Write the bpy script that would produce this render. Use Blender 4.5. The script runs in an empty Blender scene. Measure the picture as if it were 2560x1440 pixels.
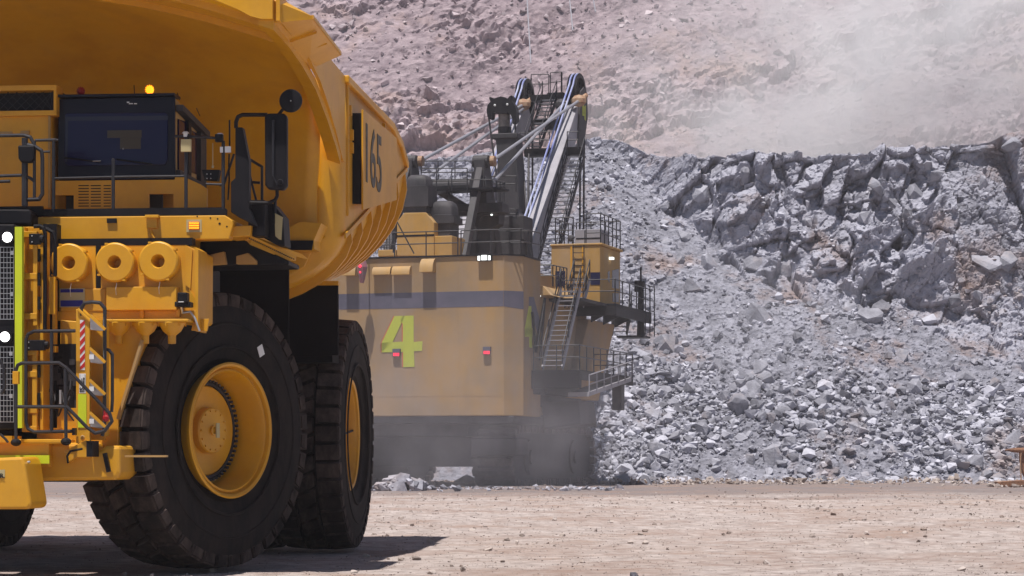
import bpy, math, random
import numpy as np
from mathutils import Vector, Matrix
S_ = bpy.context.scene
R = math.radians
PI = math.pi
random.seed(7)
# ---------------------------------------------------------------- camera, world, sun, exposure
FPX = 5640.0; CX = 1280.0; HY = 1131.0; CH = 1.6      # focal length in photo pixels, centre column, horizon row, eye height
cd = bpy.data.cameras.new('camera'); cam = bpy.data.objects.new('camera', cd); S_.collection.objects.link(cam)
cam.location = (0, 0, CH); cam.rotation_euler = (R(90), 0, 0)
cd.sensor_width = 36.0; cd.lens = FPX / 2560 * 36.0
cd.shift_y = (HY - 720.0) / 2560.0
cd.clip_start = 0.3; cd.clip_end = 4000
S_.camera = cam
SUN = Vector((-0.10, -0.28, 1.0)).normalized()      # towards the sun
w = bpy.data.worlds.new('World'); S_.world = w; w.use_nodes = True
nt = w.node_tree; bg = nt.nodes['Background']
sky = nt.nodes.new('ShaderNodeTexSky'); sky.sky_type = 'NISHITA'; sky.sun_disc = False
sky.sun_elevation = math.asin(SUN.z); sky.sun_rotation = math.atan2(SUN.x, SUN.y)
sky.altitude = 3000; sky.dust_density = 2.0
nt.links.new(sky.outputs[0], bg.inputs[0]); bg.inputs[1].default_value = 0.06
sl = bpy.data.lights.new('sun', 'SUN'); sun = bpy.data.objects.new('sun', sl); S_.collection.objects.link(sun)
sl.energy = 5.0; sl.angle = R(0.5); sl.color = (1.0, 0.95, 0.90)
sun.rotation_euler = SUN.to_track_quat('Z', 'Y').to_euler(); sun.location = (0, 0, 60)
S_.view_settings.view_transform = 'Standard'; S_.view_settings.look = 'None'
S_.view_settings.exposure = 0.15; S_.cycles.volume_bounces = 5; S_.view_settings.gamma = 1

# ---------------------------------------------------------------- helpers
COL = S_.collection
def tag(o, label=None, cat=None, group=None, kind=None):
    if label: o['label'] = label
    if cat: o['category'] = cat
    if group: o['group'] = group
    if kind: o['kind'] = kind
    return o
def empty(name, loc, rz, label, cat, group=None):
    o = bpy.data.objects.new(name, None); COL.objects.link(o)
    o.location = loc; o.rotation_euler = (0, 0, rz); o.empty_display_size = .5
    return tag(o, label, cat, group)
class Frame:
    """turns a photo pixel into a point of a machine's own axes, on a plane x=, y= or z= of that machine"""
    def __init__(s, loc, rz):
        s.m = Matrix.Translation(Vector((loc[0], loc[1], 0))) @ Matrix.Rotation(rz, 4, 'Z'); s.i = s.m.inverted()
    def __call__(s, px, py, **k):
        o = s.i @ Vector((0, 0, CH)); d = s.i.to_3x3() @ Vector(((px-CX)/FPX, 1, -(py-HY)/FPX))
        (a, v), = k.items(); n = 'xyz'.index(a); t = (v - o[n]) / d[n]
        return o + d * t
def W(px, py, Y): return Vector(((px-CX)*Y/FPX, Y, CH-(py-HY)*Y/FPX))
def rotmat(ax):
    """basis whose third column is ax"""
    z = Vector(ax).normalized(); up = Vector((0, 0, 1)) if abs(z.z) < .95 else Vector((0, 1, 0))
    x = up.cross(z).normalized(); y = z.cross(x)
    return x, y, z
class MB:
    def __init__(s): s.v = []; s.f = []; s.g = []
    def split(s, name, mat, parent, **k):
        out = []
        for vs, fs in s.g:
            m = MB(); m.add(vs, fs); out.append(m.build(name, M[mat], parent, **k))
        return out[0]
    def add(s, vs, fs):
        s.g.append((list(vs), list(fs))); b = len(s.v); s.v += [tuple(v) for v in vs]; s.f += [tuple(i+b for i in f) for f in fs]; return s
    def hexa(s, p):   # 8 points: bottom loop 0-3, top loop 4-7
        return s.add(p, [(3,2,1,0),(4,5,6,7),(0,1,5,4),(1,2,6,5),(2,3,7,6),(3,0,4,7)])
    def box(s, a, b):
        x0,x1 = sorted((a[0],b[0])); y0,y1 = sorted((a[1],b[1])); z0,z1 = sorted((a[2],b[2]))
        return s.hexa([(x0,y0,z0),(x1,y0,z0),(x1,y1,z0),(x0,y1,z0),(x0,y0,z1),(x1,y0,z1),(x1,y1,z1),(x0,y1,z1)])
    def bar(s, p, q, w, h, up=None):
        p = Vector(p); q = Vector(q); z = (q-p).normalized()
        u = Vector(up) if up else (Vector((0,0,1)) if abs(z.z) < .97 else Vector((0,1,0)))
        x = z.cross(u).normalized()*w/2; y = x.cross(z).normalized()*h/2
        return s.hexa([p-x-y,p+x-y,p+x+y,p-x+y,q-x-y,q+x-y,q+x+y,q-x+y])
    def cyl(s, p, q, r, r2=None, n=14, cap=True):
        p = Vector(p); q = Vector(q); r2 = r if r2 is None else r2
        x, y, z = rotmat(q-p)
        vs = [c + (x*math.cos(2*PI*i/n)+y*math.sin(2*PI*i/n))*rr for c, rr in ((p,r),(q,r2)) for i in range(n)]
        fs = [(i,(i+1)%n,n+(i+1)%n,n+i) for i in range(n)]
        if cap: fs += [tuple(range(n))[::-1], tuple(range(n,2*n))]
        return s.add(vs, fs)
    def tube(s, pts, r, n=8):
        pts = [Vector(p) for p in pts]
        for a, b in zip(pts, pts[1:]): s.cyl(a, b, r, n=n)
        for p in pts[1:-1]: s.ball(p, r*1.01, 6)
        return s
    def ball(s, c, r, n=8, sc=(1,1,1)):
        c = Vector(c); vs = []; fs = []; m = n//2+1
        for j in range(m+1):
            t = PI*j/m
            for i in range(n):
                a = 2*PI*i/n; vs.append(c+Vector((math.sin(t)*math.cos(a)*sc[0], math.sin(t)*math.sin(a)*sc[1], math.cos(t)*sc[2]))*r)
        for j in range(m):
            for i in range(n): fs.append((j*n+i,j*n+(i+1)%n,(j+1)*n+(i+1)%n,(j+1)*n+i)[::-1])
        return s.add(vs, fs)
    def lathe(s, prof, c=(0,0,0), ax=(1,0,0), n=48, closed=False):
        c = Vector(c); x, y, z = rotmat(ax); m = len(prof)
        vs = [c + z*a + (x*math.cos(2*PI*i/n)+y*math.sin(2*PI*i/n))*r for i in range(n) for a, r in prof]
        fs = []
        for i in range(n):
            k = (i+1) % n
            for j in range(m if closed else m-1):
                l = (j+1) % m
                fs.append((i*m+j, i*m+l, k*m+l, k*m+j))
        return s.add(vs, fs)
    def prism(s, poly, d):
        poly = [Vector(p) for p in poly]; d = Vector(d); n = len(poly)
        fs = [tuple(range(n))[::-1], tuple(range(n, 2*n))] + [(i,(i+1)%n,n+(i+1)%n,n+i) for i in range(n)]
        return s.add(poly+[p+d for p in poly], fs)
    def build(s, name, mat, parent=None, smooth=False, bevel=0, solid=0):
        me = bpy.data.meshes.new(name); me.from_pydata(s.v, [], s.f); me.update()
        import bmesh
        b = bmesh.new(); b.from_mesh(me); bmesh.ops.recalc_face_normals(b, faces=b.faces); b.to_mesh(me); b.free()
        if isinstance(mat, (list, tuple)):
            for m_ in mat: me.materials.append(m_)
        else: me.materials.append(mat)
        if smooth:
            me.polygons.foreach_set('use_smooth', [True]*len(me.polygons))
            try: me.set_sharp_from_angle(angle=R(smooth if smooth > 1 else 38))
            except Exception: pass
        o = bpy.data.objects.new(name, me); COL.objects.link(o)
        if parent: o.parent = parent
        if solid:
            m_ = o.modifiers.new('solid', 'SOLIDIFY'); m_.thickness = solid; m_.offset = 0
        if bevel:
            m_ = o.modifiers.new('bevel', 'BEVEL'); m_.width = bevel; m_.segments = 2; m_.limit_method = 'ANGLE'; m_.angle_limit = R(40)
        return o
def text_obj(name, s, mat, parent, mtx, size, ext=.01, sx=1.0, bold=0.0):
    cu = bpy.data.curves.new(name, 'FONT'); cu.body = s; cu.size = size; cu.extrude = ext; cu.align_x = 'CENTER'; cu.align_y = 'CENTER'; cu.offset = bold
    o = bpy.data.objects.new(name, cu); COL.objects.link(o)
    dg = bpy.context.evaluated_depsgraph_get(); me = bpy.data.meshes.new_from_object(o.evaluated_get(dg))
    bpy.data.objects.remove(o); me.transform(Matrix.Diagonal((sx, 1, 1, 1)))
    me.materials.clear(); me.materials.append(mat); me.name = name
    q = bpy.data.objects.new(name, me); COL.objects.link(q)
    q.matrix_local = mtx
    if parent: q.parent = parent; q.matrix_local = mtx
    return q
# ---------------------------------------------------------------- materials
def N(nt, t, **k):
    n = nt.nodes.new(t)
    for a, v in k.items():
        if a.startswith('i_'): n.inputs[a[2:].replace('_', ' ')].default_value = v
        else: setattr(n, a, v)
    return n
def mat(name, col, rough=.6, metal=0, col2=None, nscale=1.5, lo=.42, hi=.62, dust=None, damt=.35, bump=0, bscale=20, spec=.4, coord='Object'):
    m = bpy.data.materials.new(name); m.use_nodes = True; nt = m.node_tree; L = nt.links
    b = nt.nodes['Principled BSDF']; b.inputs['Roughness'].default_value = rough; b.inputs['Metallic'].default_value = metal
    b.inputs['Specular IOR Level'].default_value = spec
    tc = N(nt, 'ShaderNodeTexCoord')
    b.inputs['Base Color'].default_value = (*col, 1)
    out = None
    if col2 or dust:
        n1 = N(nt, 'ShaderNodeTexNoise'); n1.inputs['Scale'].default_value = nscale; n1.inputs['Detail'].default_value = 7; n1.inputs['Roughness'].default_value = .65
        L.new(tc.outputs[coord], n1.inputs['Vector'])
        r = N(nt, 'ShaderNodeMapRange'); r.inputs[1].default_value = lo; r.inputs[2].default_value = hi; L.new(n1.outputs[0], r.inputs[0])
        mx = N(nt, 'ShaderNodeMix', data_type='RGBA'); L.new(r.outputs[0], mx.inputs[0])
        mx.inputs[6].default_value = (*col, 1); mx.inputs[7].default_value = (*(col2 or col), 1); out = mx.outputs[2]
        if dust:   # settled dust: on top-facing surfaces and in streaky patches
            g = N(nt, 'ShaderNodeNewGeometry'); sp = N(nt, 'ShaderNodeSeparateXYZ'); L.new(g.outputs['Normal'], sp.inputs[0])
            n2 = N(nt, 'ShaderNodeTexNoise'); n2.inputs['Scale'].default_value = nscale*.6; n2.inputs['Detail'].default_value = 9; n2.inputs['Roughness'].default_value = .7
            mp = N(nt, 'ShaderNodeMapping'); mp.inputs['Scale'].default_value = (2.2, 2.2, .7); L.new(tc.outputs[coord], mp.inputs[0]); L.new(mp.outputs[0], n2.inputs['Vector'])
            a = N(nt, 'ShaderNodeMath', operation='MULTIPLY_ADD'); L.new(sp.outputs[2], a.inputs[0]); a.inputs[1].default_value = .35; 
            r2 = N(nt, 'ShaderNodeMapRange'); r2.inputs[1].default_value = .38; r2.inputs[2].default_value = .75; L.new(n2.outputs[0], r2.inputs[0])
            L.new(r2.outputs[0], a.inputs[2])
            c = N(nt, 'ShaderNodeMath', operation='MULTIPLY'); L.new(a.outputs[0], c.inputs[0]); c.inputs[1].default_value = damt; c.use_clamp = True
            m2 = N(nt, 'ShaderNodeMix', data_type='RGBA'); L.new(c.outputs[0], m2.inputs[0]); L.new(out, m2.inputs[6]); m2.inputs[7].default_value = (*dust, 1); out = m2.outputs[2]
            ra = N(nt, 'ShaderNodeMapRange'); L.new(c.outputs[0], ra.inputs[0]); ra.inputs[3].default_value = rough; ra.inputs[4].default_value = .9; L.new(ra.outputs[0], b.inputs['Roughness'])
        L.new(out, b.inputs['Base Color'])
    if bump:
        n3 = N(nt, 'ShaderNodeTexNoise'); n3.inputs['Scale'].default_value = bscale; n3.inputs['Detail'].default_value = 8; L.new(tc.outputs[coord], n3.inputs['Vector'])
        bp = N(nt, 'ShaderNodeBump'); bp.inputs['Strength'].default_value = 1; bp.inputs['Distance'].default_value = bump; L.new(n3.outputs[0], bp.inputs['Height']); L.new(bp.outputs[0], b.inputs['Normal'])
    return m
def emit(name, col, s, base=(.5,.5,.5)):
    m = bpy.data.materials.new(name); m.use_nodes = True; b = m.node_tree.nodes['Principled BSDF']
    b.inputs['Base Color'].default_value = (*base, 1); b.inputs['Emission Color'].default_value = (*col, 1); b.inputs['Emission Strength'].default_value = s
    return m
DUST = (.42, .36, .32)
M = dict(
 yel=mat('yellow_paint', (.71,.345,.006), .38, col2=(.62,.285,.004), dust=(.50,.34,.13), damt=.20, spec=.5, nscale=1.2, bump=.0015, bscale=6),
 yel2=mat('dusty_yellow_paint', (.47,.26,.055), .7, col2=(.38,.225,.065), dust=DUST, damt=.42, nscale=.5),
 yel3=mat('very_dusty_yellow_paint', (.37,.215,.065), .75, col2=(.27,.18,.09), dust=(.29,.235,.21), damt=.75, nscale=.35),
 lem=mat('hi_vis_yellow', (.62,.70,.02), .5, col2=(.55,.62,.03)),
 blk=mat('black_paint', (.006,.006,.009), .5, col2=(.011,.010,.013), dust=(.08,.07,.065), damt=.08, spec=.2),
 rub=mat('rubber_flap', (.005,.004,.005), .85, col2=(.008,.007,.008), dust=(.05,.04,.04), damt=.08, spec=.2),
 tyre=mat('tyre_rubber', (.006,.006,.007), .85, col2=(.011,.009,.009), dust=(.085,.06,.052), damt=.34, spec=.25, nscale=3, bump=.004, bscale=14),
 dst=mat('dark_steel', (.022,.022,.026), .6, col2=(.032,.03,.034), dust=(.16,.14,.15), damt=.35, nscale=.8),
 gst=mat('grey_steel', (.33,.32,.36), .5, col2=(.25,.245,.28), dust=(.45,.42,.42), damt=.35, nscale=.7),
 rail=mat('rail_paint', (.020,.019,.025), .4, col2=(.03,.03,.035), nscale=2),
 met=mat('galvanised_steel', (.55,.55,.57), .4, metal=.6, col2=(.4,.4,.42)),
 shoe=mat('crawler_shoe_steel', (.05,.045,.045), .7, col2=(.10,.09,.09), dust=(.26,.23,.23), damt=.6, nscale=1.5),
 tread=mat('dusty_tread_rubber', (.012,.010,.010), .9, col2=(.030,.023,.021), dust=(.17,.125,.11), damt=.65, spec=.2, nscale=2.5, bump=.006, bscale=10),
 rope=mat('steel_rope', (.30,.30,.34), .5, metal=.2, bump=.01, bscale=30),
 brope=mat('bluish_rope', (.16,.19,.50), .4, col2=(.50,.53,.68), nscale=.9, lo=.35, hi=.65),
 glass=mat('dark_glass', (.010,.008,.045), .12, spec=.35),
 navy=mat('cab_front_panel', (.005,.004,.013), .35, col2=(.007,.006,.016), spec=.3),
 white=mat('white_sign', (.75,.75,.75), .6), red=mat('red_sign', (.5,.02,.02), .5), blue=mat('blue_band', (.02,.02,.25), .5),
 cream=mat('cream_plate', (.50,.42,.22), .5), orng=mat('rusty_casting', (.42,.29,.19), .7, col2=(.32,.16,.09), nscale=4),
 stripe=mat('grey_stripe', (.075,.075,.11), .6, col2=(.11,.10,.14), nscale=.6),
 num=mat('lime_number', (.46,.50,.05), .6, col2=(.42,.46,.06), nscale=2),
 numr=mat('red_number_edge', (.5,.10,.05), .6),
 letter=mat('dark_letters', (.06,.055,.05), .6, col2=(.14,.12,.09), nscale=6),
 hl=emit('headlight_glow', (1,.98,.95), 6), amb=emit('amber_glow', (1,.30,.01), 2.2, (.8,.3,.02)), redl=emit('red_glow', (1,.03,.08), 1.6, (.5,.01,.02)),
 reddim=mat('red_lens', (.35,.01,.015), .3), wl=emit('white_lamp_glow', (.95,1,.95), 1.6),
 ambl=mat('amber_lens', (.75,.22,.02), .35),
 rust=mat('rusted_steel', (.30,.15,.085), .8, col2=(.16,.08,.05), nscale=6, bump=.02, bscale=12),
)
# ================================================================ ground, muck slope, pit wall
def blocks(u, v, cell, seed, warp=0.0):
    """fractured-rock relief: every Voronoi cell is a flat facet with its own height and tilt"""
    rs = np.random.RandomState(seed); G = 257
    jx = rs.rand(G, G); jy = rs.rand(G, G); h = rs.rand(G, G)-.5; gx = rs.rand(G, G)-.5; gy = rs.rand(G, G)-.5
    U = u/cell; V = v/cell; iu = np.floor(U).astype(int); iv = np.floor(V).astype(int)
    best = np.full(U.shape, 1e9); bh = np.zeros(U.shape); rnd = np.zeros(U.shape); sec = np.full(U.shape, 1e9)
    for a in (-1, 0, 1):
        for b in (-1, 0, 1):
            ci = iu+a; cj = iv+b; m = (ci % G, cj % G)
            dx = U-(ci+jx[m]); dy = V-(cj+jy[m]); d = np.maximum(abs(dx)*1.1, abs(dy))+.35*np.hypot(dx, dy)
            k = d < best
            sec = np.where(k, best, np.minimum(sec, d))
            bh = np.where(k, h[m]+gx[m]*dx*1.6+gy[m]*dy*1.6, bh); rnd = np.where(k, h[m]+.5, rnd); best = np.where(k, d, best)
    return bh, rnd, sec-best
def vnoise(u, v, cell, seed, octv=4):
    rs = np.random.RandomState(seed); G = 256; out = np.zeros(u.shape); amp = 1.0; tot = 0
    for o in range(octv):
        t = rs.rand(G, G)-.5; U = u/cell; V = v/cell; iu = np.floor(U).astype(int); iv = np.floor(V).astype(int)
        fu = U-iu; fv = V-iv; fu = fu*fu*(3-2*fu); fv = fv*fv*(3-2*fv)
        a = t[iu % G, iv % G]; b = t[(iu+1) % G, iv % G]; c = t[iu % G, (iv+1) % G]; d = t[(iu+1) % G, (iv+1) % G]
        out += amp*((a*(1-fu)+b*fu)*(1-fv)+(c*(1-fu)+d*fu)*fv); tot += amp; amp *= .5; cell = cell/2.03
    return out/tot
def grid_obj(name, X, Y, Z, m, tint=None, smooth=False, kind='structure'):
    n0, n1 = X.shape; co = np.stack([X, Y, Z], -1).reshape(-1, 3).astype(np.float32)
    i = np.arange(n0*n1).reshape(n0, n1)
    q = np.stack([i[:-1, :-1], i[1:, :-1], i[1:, 1:], i[:-1, 1:]], -1).reshape(-1, 4)
    me = bpy.data.meshes.new(name); me.vertices.add(len(co)); me.vertices.foreach_set('co', co.ravel())
    me.loops.add(q.size); me.loops.foreach_set('vertex_index', q.ravel().astype(np.int32))
    me.polygons.add(len(q)); me.polygons.foreach_set('loop_start', np.arange(0, q.size, 4, dtype=np.int32))
    me.polygons.foreach_set('loop_total', np.full(len(q), 4, dtype=np.int32))
    me.update(calc_edges=True); me.validate()
    me.polygons.foreach_set('use_smooth', np.full(len(q), smooth))
    if tint is not None:
        at = me.attributes.new('tint', 'FLOAT', 'POINT'); at.data.foreach_set('value', tint.ravel().astype(np.float32))
    me.materials.append(m); o = bpy.data.objects.new(name, me); COL.objects.link(o)
    if kind: o['kind'] = kind
    return o
def rock_mat(name, c0, c1, c2, scale, bump, bscale, tintamt=.5):
    """c0/c1 mixed by noise and the per-block tint, c2 = iron-stained patches"""
    m = bpy.data.materials.new(name); m.use_nodes = True; nt = m.node_tree; L = nt.links; b = nt.nodes['Principled BSDF']
    b.inputs['Roughness'].default_value = .92; b.inputs['Specular IOR Level'].default_value = .15
    tc = N(nt, 'ShaderNodeTexCoord'); n1 = N(nt, 'ShaderNodeTexNoise'); n1.inputs['Scale'].default_value = scale; n1.inputs['Detail'].default_value = 10; n1.inputs['Roughness'].default_value = .7
    L.new(tc.outputs['Object'], n1.inputs['Vector'])
    at = N(nt, 'ShaderNodeAttribute', attribute_name='tint')
    ad = N(nt, 'ShaderNodeMath', operation='MULTIPLY_ADD'); L.new(at.outputs['Fac'], ad.inputs[0]); ad.inputs[1].default_value = tintamt; L.new(n1.outputs[0], ad.inputs[2])
    r = N(nt, 'ShaderNodeMapRange'); r.inputs[1].default_value = .35+tintamt*.2; r.inputs[2].default_value = .62+tintamt*.7; L.new(ad.outputs[0], r.inputs[0])
    mx = N(nt, 'ShaderNodeMix', data_type='RGBA'); L.new(r.outputs[0], mx.inputs[0]); mx.inputs[6].default_value = (*c0, 1); mx.inputs[7].default_value = (*c1, 1)
    n2 = N(nt, 'ShaderNodeTexNoise'); n2.inputs['Scale'].default_value = scale*.12; n2.inputs['Detail'].default_value = 9; n2.inputs['Roughness'].default_value = .68; L.new(tc.outputs['Object'], n2.inputs['Vector'])
    r2 = N(nt, 'ShaderNodeMapRange'); r2.inputs[1].default_value = .54; r2.inputs[2].default_value = .68; L.new(n2.outputs[0], r2.inputs[0])
    m2 = N(nt, 'ShaderNodeMix', data_type='RGBA'); L.new(r2.outputs[0], m2.inputs[0]); L.new(mx.outputs[2], m2.inputs[6]); m2.inputs[7].default_value = (*c2, 1)
    L.new(m2.outputs[2], b.inputs['Base Color'])
    n3 = N(nt, 'ShaderNodeTexNoise'); n3.inputs['Scale'].default_value = bscale; n3.inputs['Detail'].default_value = 9; n3.inputs['Roughness'].default_value = .7; L.new(tc.outputs['Object'], n3.inputs['Vector'])
    v3 = N(nt, 'ShaderNodeTexVoronoi'); v3.inputs['Scale'].default_value = bscale*.8; L.new(tc.outputs['Object'], v3.inputs['Vector'])
    s3 = N(nt, 'ShaderNodeMath', operation='MULTIPLY_ADD'); L.new(v3.outputs[0], s3.inputs[0]); s3.inputs[1].default_value = -.6; L.new(n3.outputs[0], s3.inputs[2])
    bp = N(nt, 'ShaderNodeBump'); bp.inputs['Strength'].default_value = 1; bp.inputs['Distance'].default_value = bump; L.new(s3.outputs[0], bp.inputs['Height']); L.new(bp.outputs[0], b.inputs['Normal'])
    return m
RK = rock_mat('grey_rock', (.15,.15,.178), (.43,.43,.50), (.29,.22,.205), 1.6, .14, 4.0)
RKB = rock_mat('loose_rock', (.15,.15,.175), (.54,.54,.61), (.36,.29,.27), .8, .03, 6.0, .8)
WL = rock_mat('pit_wall_rock', (.23,.178,.20), (.50,.405,.43), (.40,.29,.27), .8, .28, 1.6)
GM = rock_mat('haul_road_dirt', (.33,.27,.245), (.60,.52,.485), (.40,.29,.235), 2.6, .09, 5.0, 0)
def sstep(a, b, x): t = np.clip((x-a)/(b-a), 0, 1); return t*t*(3-2*t)
# --- ground: one sheet, finer near the camera
ya = np.concatenate([np.arange(-30, 24, 3.0), np.arange(24, 60, .14), np.arange(60, 130, .3), np.arange(130, 330, 5.0)])
xa = np.concatenate([np.arange(-220, -24, 7.0), np.arange(-24, 26, .22), np.arange(26, 220, 7.0)])
GX, GY = np.meshgrid(xa, ya, indexing='ij')
def gz(X, Y):
    z = .10*vnoise(X, Y, 9, 3, 3)+.05*vnoise(X, Y*1.0, 1.1, 5, 3)
    rut = .10*vnoise(X*.15+Y*.05, Y*1.3-X*.25, 1.5, 9, 3)+.25*sstep(95, 120, Y)*vnoise(X, Y, 5, 19, 4)
    z = z+.05*vnoise(X, Y, .45, 15, 2)+.10*vnoise(X, Y, 2.6, 16, 3)
    near = np.exp(-((X+4)/7)**2-((Y-34)/9)**2)
    return (z+rut)*(1-.8*near) - .03
GZ = gz(GX, GY)
grid_obj('ground', GX, GY, GZ, GM, tint=np.zeros(GX.shape), smooth=True)
# --- muck slope and quarry face behind the shovel
du = .085
ux = np.concatenate([np.arange(-90, -27, 1.2), np.arange(-27, 42, du), np.arange(42, 130, 1.5)])
crest_px = np.array([-3000, 0, 600, 1000, 1120, 1250, 1330, 1400, 1450, 1500, 1545, 1600, 1650, 1750, 2000, 2290, 2350, 2450, 2520, 2560, 2700, 3200, 5000])
crest_py = np.array([430, 420, 402, 392, 388, 372, 385, 372, 345, 331, 338, 362, 384, 377, 377, 366, 352, 344, 330, 322, 300, 290, 250])
tt = np.linspace(0, 1, 400)
UX, TT = np.meshgrid(ux, tt, indexing='ij')
by1 = 126.5+2.6*vnoise(ux, ux*0+5, 7, 8, 3)+np.clip(ux-14, 0, 90)*.10
hb1 = np.interp(ux, [-6, 6, 9.5, 14, 22, 32, 60], [.97, .97, .90, .70, .55, .40, .36])+.10*vnoise(ux, ux*0, 5, 33, 3)
A1 = R(37.5); A2 = R(76)
yc1 = ux*0+148.0
for _ in range(8):
    cz1 = CH+(HY-np.interp(CX+ux*FPX/yc1, crest_px, crest_py))*yc1/FPX
    yc1 = .5*yc1+.5*(by1+hb1*cz1/math.tan(A1)+(1-hb1)*cz1/math.tan(A2))
cz1 = cz1+.35*vnoise(ux, ux*0, 2.5, 31, 3)
L1 = (hb1*cz1/math.sin(A1))[:, None]; L2 = ((1-hb1)*cz1/math.sin(A2))[:, None]; L3 = 3.0
arc = TT*(L1+L2+L3)
k1 = np.minimum(arc, L1); k2 = np.clip(arc-L1, 0, L2); k3 = np.clip(arc-L1-L2, 0, L3)
toe = np.exp(-arc/1.6)*.35
MY = by1[:, None]+k1*math.cos(A1)+k2*math.cos(A2)+k3
MZ = k1*math.sin(A1)+k2*math.sin(A2)-k3*.05-.25-toe*.2
isf = sstep(-.8, 1.2, arc-L1)*(1-sstep(-.3, .2, arc-L1-L2))     # on the steep cliff
ang = A1+(A2-A1)*isf; top = sstep(-.3, .6, arc-L1-L2)
right = sstep(3, 11, UX)
u2 = UX*.94+arc*.34; v2 = -UX*.34+arc*.94
wu = UX+.5*vnoise(UX, arc, 1.5, 77, 3); wv = arc+.5*vnoise(UX, arc, 1.5, 78, 3)
face = sstep(-3.5, .5, arc-L1+5*vnoise(UX, arc, 5, 50, 3))*(.35+.65*right)     # where the solid rock shows
b1, r1, e1 = blocks(wu*1.25+wv*.25, wv*.8, 4.6, 11)
b2, r2, e2 = blocks(wu*1.15-wv*.45+9, wv*.95, 2.0, 12)
b3, r3, e3 = blocks(u2, v2, .85, 13)
b4, r4, e4 = blocks(UX+arc*.2, arc, .27, 14)
big = 1.5*vnoise(UX, arc, 11, 20, 3)+.8*vnoise(u2, v2*.6, 4, 21, 3)
crag = sstep(-.05, .12, vnoise(u2, v2, 6, 41, 3))       # where loose debris lies on the face it is softer
edge = sstep(0, 2.0, arc)*(1-.8*top)
D = big*(.6+.6*face)+face*(1.05*b1+1.25*b2*(.25+.75*crag)+.55*b3*crag)+(1-face*crag)*.16*b3+.09*b4+.10*vnoise(UX, arc, .8, 60, 3)*(1-.5*face)
D = D-face*(.30*np.exp(-e1/.025)+.14*np.exp(-e2/.04))
# gully lines running down the talus
D *= edge
MY2 = MY-D*np.sin(ang); MZ2 = MZ+D*np.cos(ang)*.8
tint = .45*r1*face+.3*r2*face+.35*r3+.35*r4
muck = grid_obj('quarry_face', UX, MY2, MZ2, RK, tint=tint)
# --- far pit wall
wx = np.concatenate([np.arange(-260, -66, 6.0), np.arange(-66, 78, .30), np.arange(78, 260, 6.0)])
wt = np.concatenate([np.arange(0, 92, .28), np.arange(92, 170, 3)])
WX, WT = np.meshgrid(wx, wt, indexing='ij')
dip = WX*.36-WT*.93                                       # strata climbing to the right
dv = WX*.93+WT*.36
st = vnoise(dv*.30, dip, 6.5, 91, 4)
stair = np.round(st*5)/5
wb1, wr1, we1 = blocks(dv*.6, dip*1.3, 4.5, 93)
wb2, wr2, we2 = blocks(dv*.8, dip*1.1, 1.5, 94)
wb3, wr3, we3 = blocks(WX, WT, .8, 95)
rough = sstep(.0, .16, vnoise(dv*.35, dip, 8, 97, 4)+.05)
WD = 5*vnoise(WX, WT, 30, 98, 3)+2.8*st+1.1*rough*wb1+(.12+.9*rough)*wb2+.35*wb3*(.35+rough)
WY = 205+WT*.66-WD*.75; WZ = -4+WT*.75+WD*.6
PW = [(np.array([WX[i, j], WY[i, j]-.1, WZ[i, j]]), min(.11*(1-rq.rand())**(-.5), .6), True) for rq in [np.random.RandomState(71)] for i, j in zip(rq.randint(34, 500, 9000), rq.randint(20, 325, 9000))]
grid_obj('pit_wall', WX, WY, WZ, WL, tint=.6*wr2*rough+.5*wr3)

# --- loose rocks
def rock_shape(rs, sub=1):
    """angular fragment: a cube-sphere cut by random planes"""
    a = np.linspace(-1, 1, 5) if sub else np.linspace(-1, 1, 4)
    pts = []
    phi = (1+5**.5)/2
    base = [(-1,phi,0),(1,phi,0),(-1,-phi,0),(1,-phi,0),(0,-1,phi),(0,1,phi),(0,-1,-phi),(0,1,-phi),(phi,0,-1),(phi,0,1),(-phi,0,-1),(-phi,0,1)]
    F = [(0,11,5),(0,5,1),(0,1,7),(0,7,10),(0,10,11),(1,5,9),(5,11,4),(11,10,2),(10,7,6),(7,1,8),(3,9,4),(3,4,2),(3,2,6),(3,6,8),(3,8,9),(4,9,5),(2,4,11),(6,2,10),(8,6,7),(9,8,1)]
    V = [np.array(p)/np.linalg.norm(p) for p in base]
    for _ in range(sub):
        NF = []; cache = {}
        def mid(i, j):
            k = (min(i, j), max(i, j))
            if k not in cache: p = V[i]+V[j]; V.append(p/np.linalg.norm(p)); cache[k] = len(V)-1
            return cache[k]
        for a_, b_, c_ in F:
            x, y, z = mid(a_, b_), mid(b_, c_), mid(c_, a_); NF += [(a_, x, z), (b_, y, x), (c_, z, y), (x, y, z)]
        F = NF
    V = np.array(V)
    for _ in range(9):
        n = rs.normal(size=3); n /= np.linalg.norm(n); h = rs.uniform(.45, .8)
        d = V@n; k = d > h; V[k] -= np.outer((d[k]-h), n)
    V *= rs.uniform(.65, 1.15, 3); V += rs.normal(size=V.shape)*.02
    return V, np.array(F)
rs = np.random.RandomState(5)
import bmesh
def hull(rs, n):
    """convex angular fragment from a few random corners"""
    P_ = rs.uniform(-1, 1, (n, 3)); P_ /= (np.abs(P_)**3).sum(1)[:, None]**(1/3)/rs.uniform(.75, 1.05, (n, 1)); P_ *= rs.uniform(.6, 1.2, 3)
    b = bmesh.new(); [b.verts.new(p) for p in P_]; r_ = bmesh.ops.convex_hull(b, input=b.verts)
    bmesh.ops.delete(b, geom=[v for v in b.verts if not v.link_faces], context='VERTS'); bmesh.ops.triangulate(b, faces=b.faces); b.verts.ensure_lookup_table()
    V = np.array([v.co[:] for v in b.verts]); F = np.array([[v.index for v in f.verts] for f in b.faces]); b.verts.index_update(); F = np.array([[v.index for v in f.verts] for f in b.faces]); b.free(); return V, F
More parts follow.
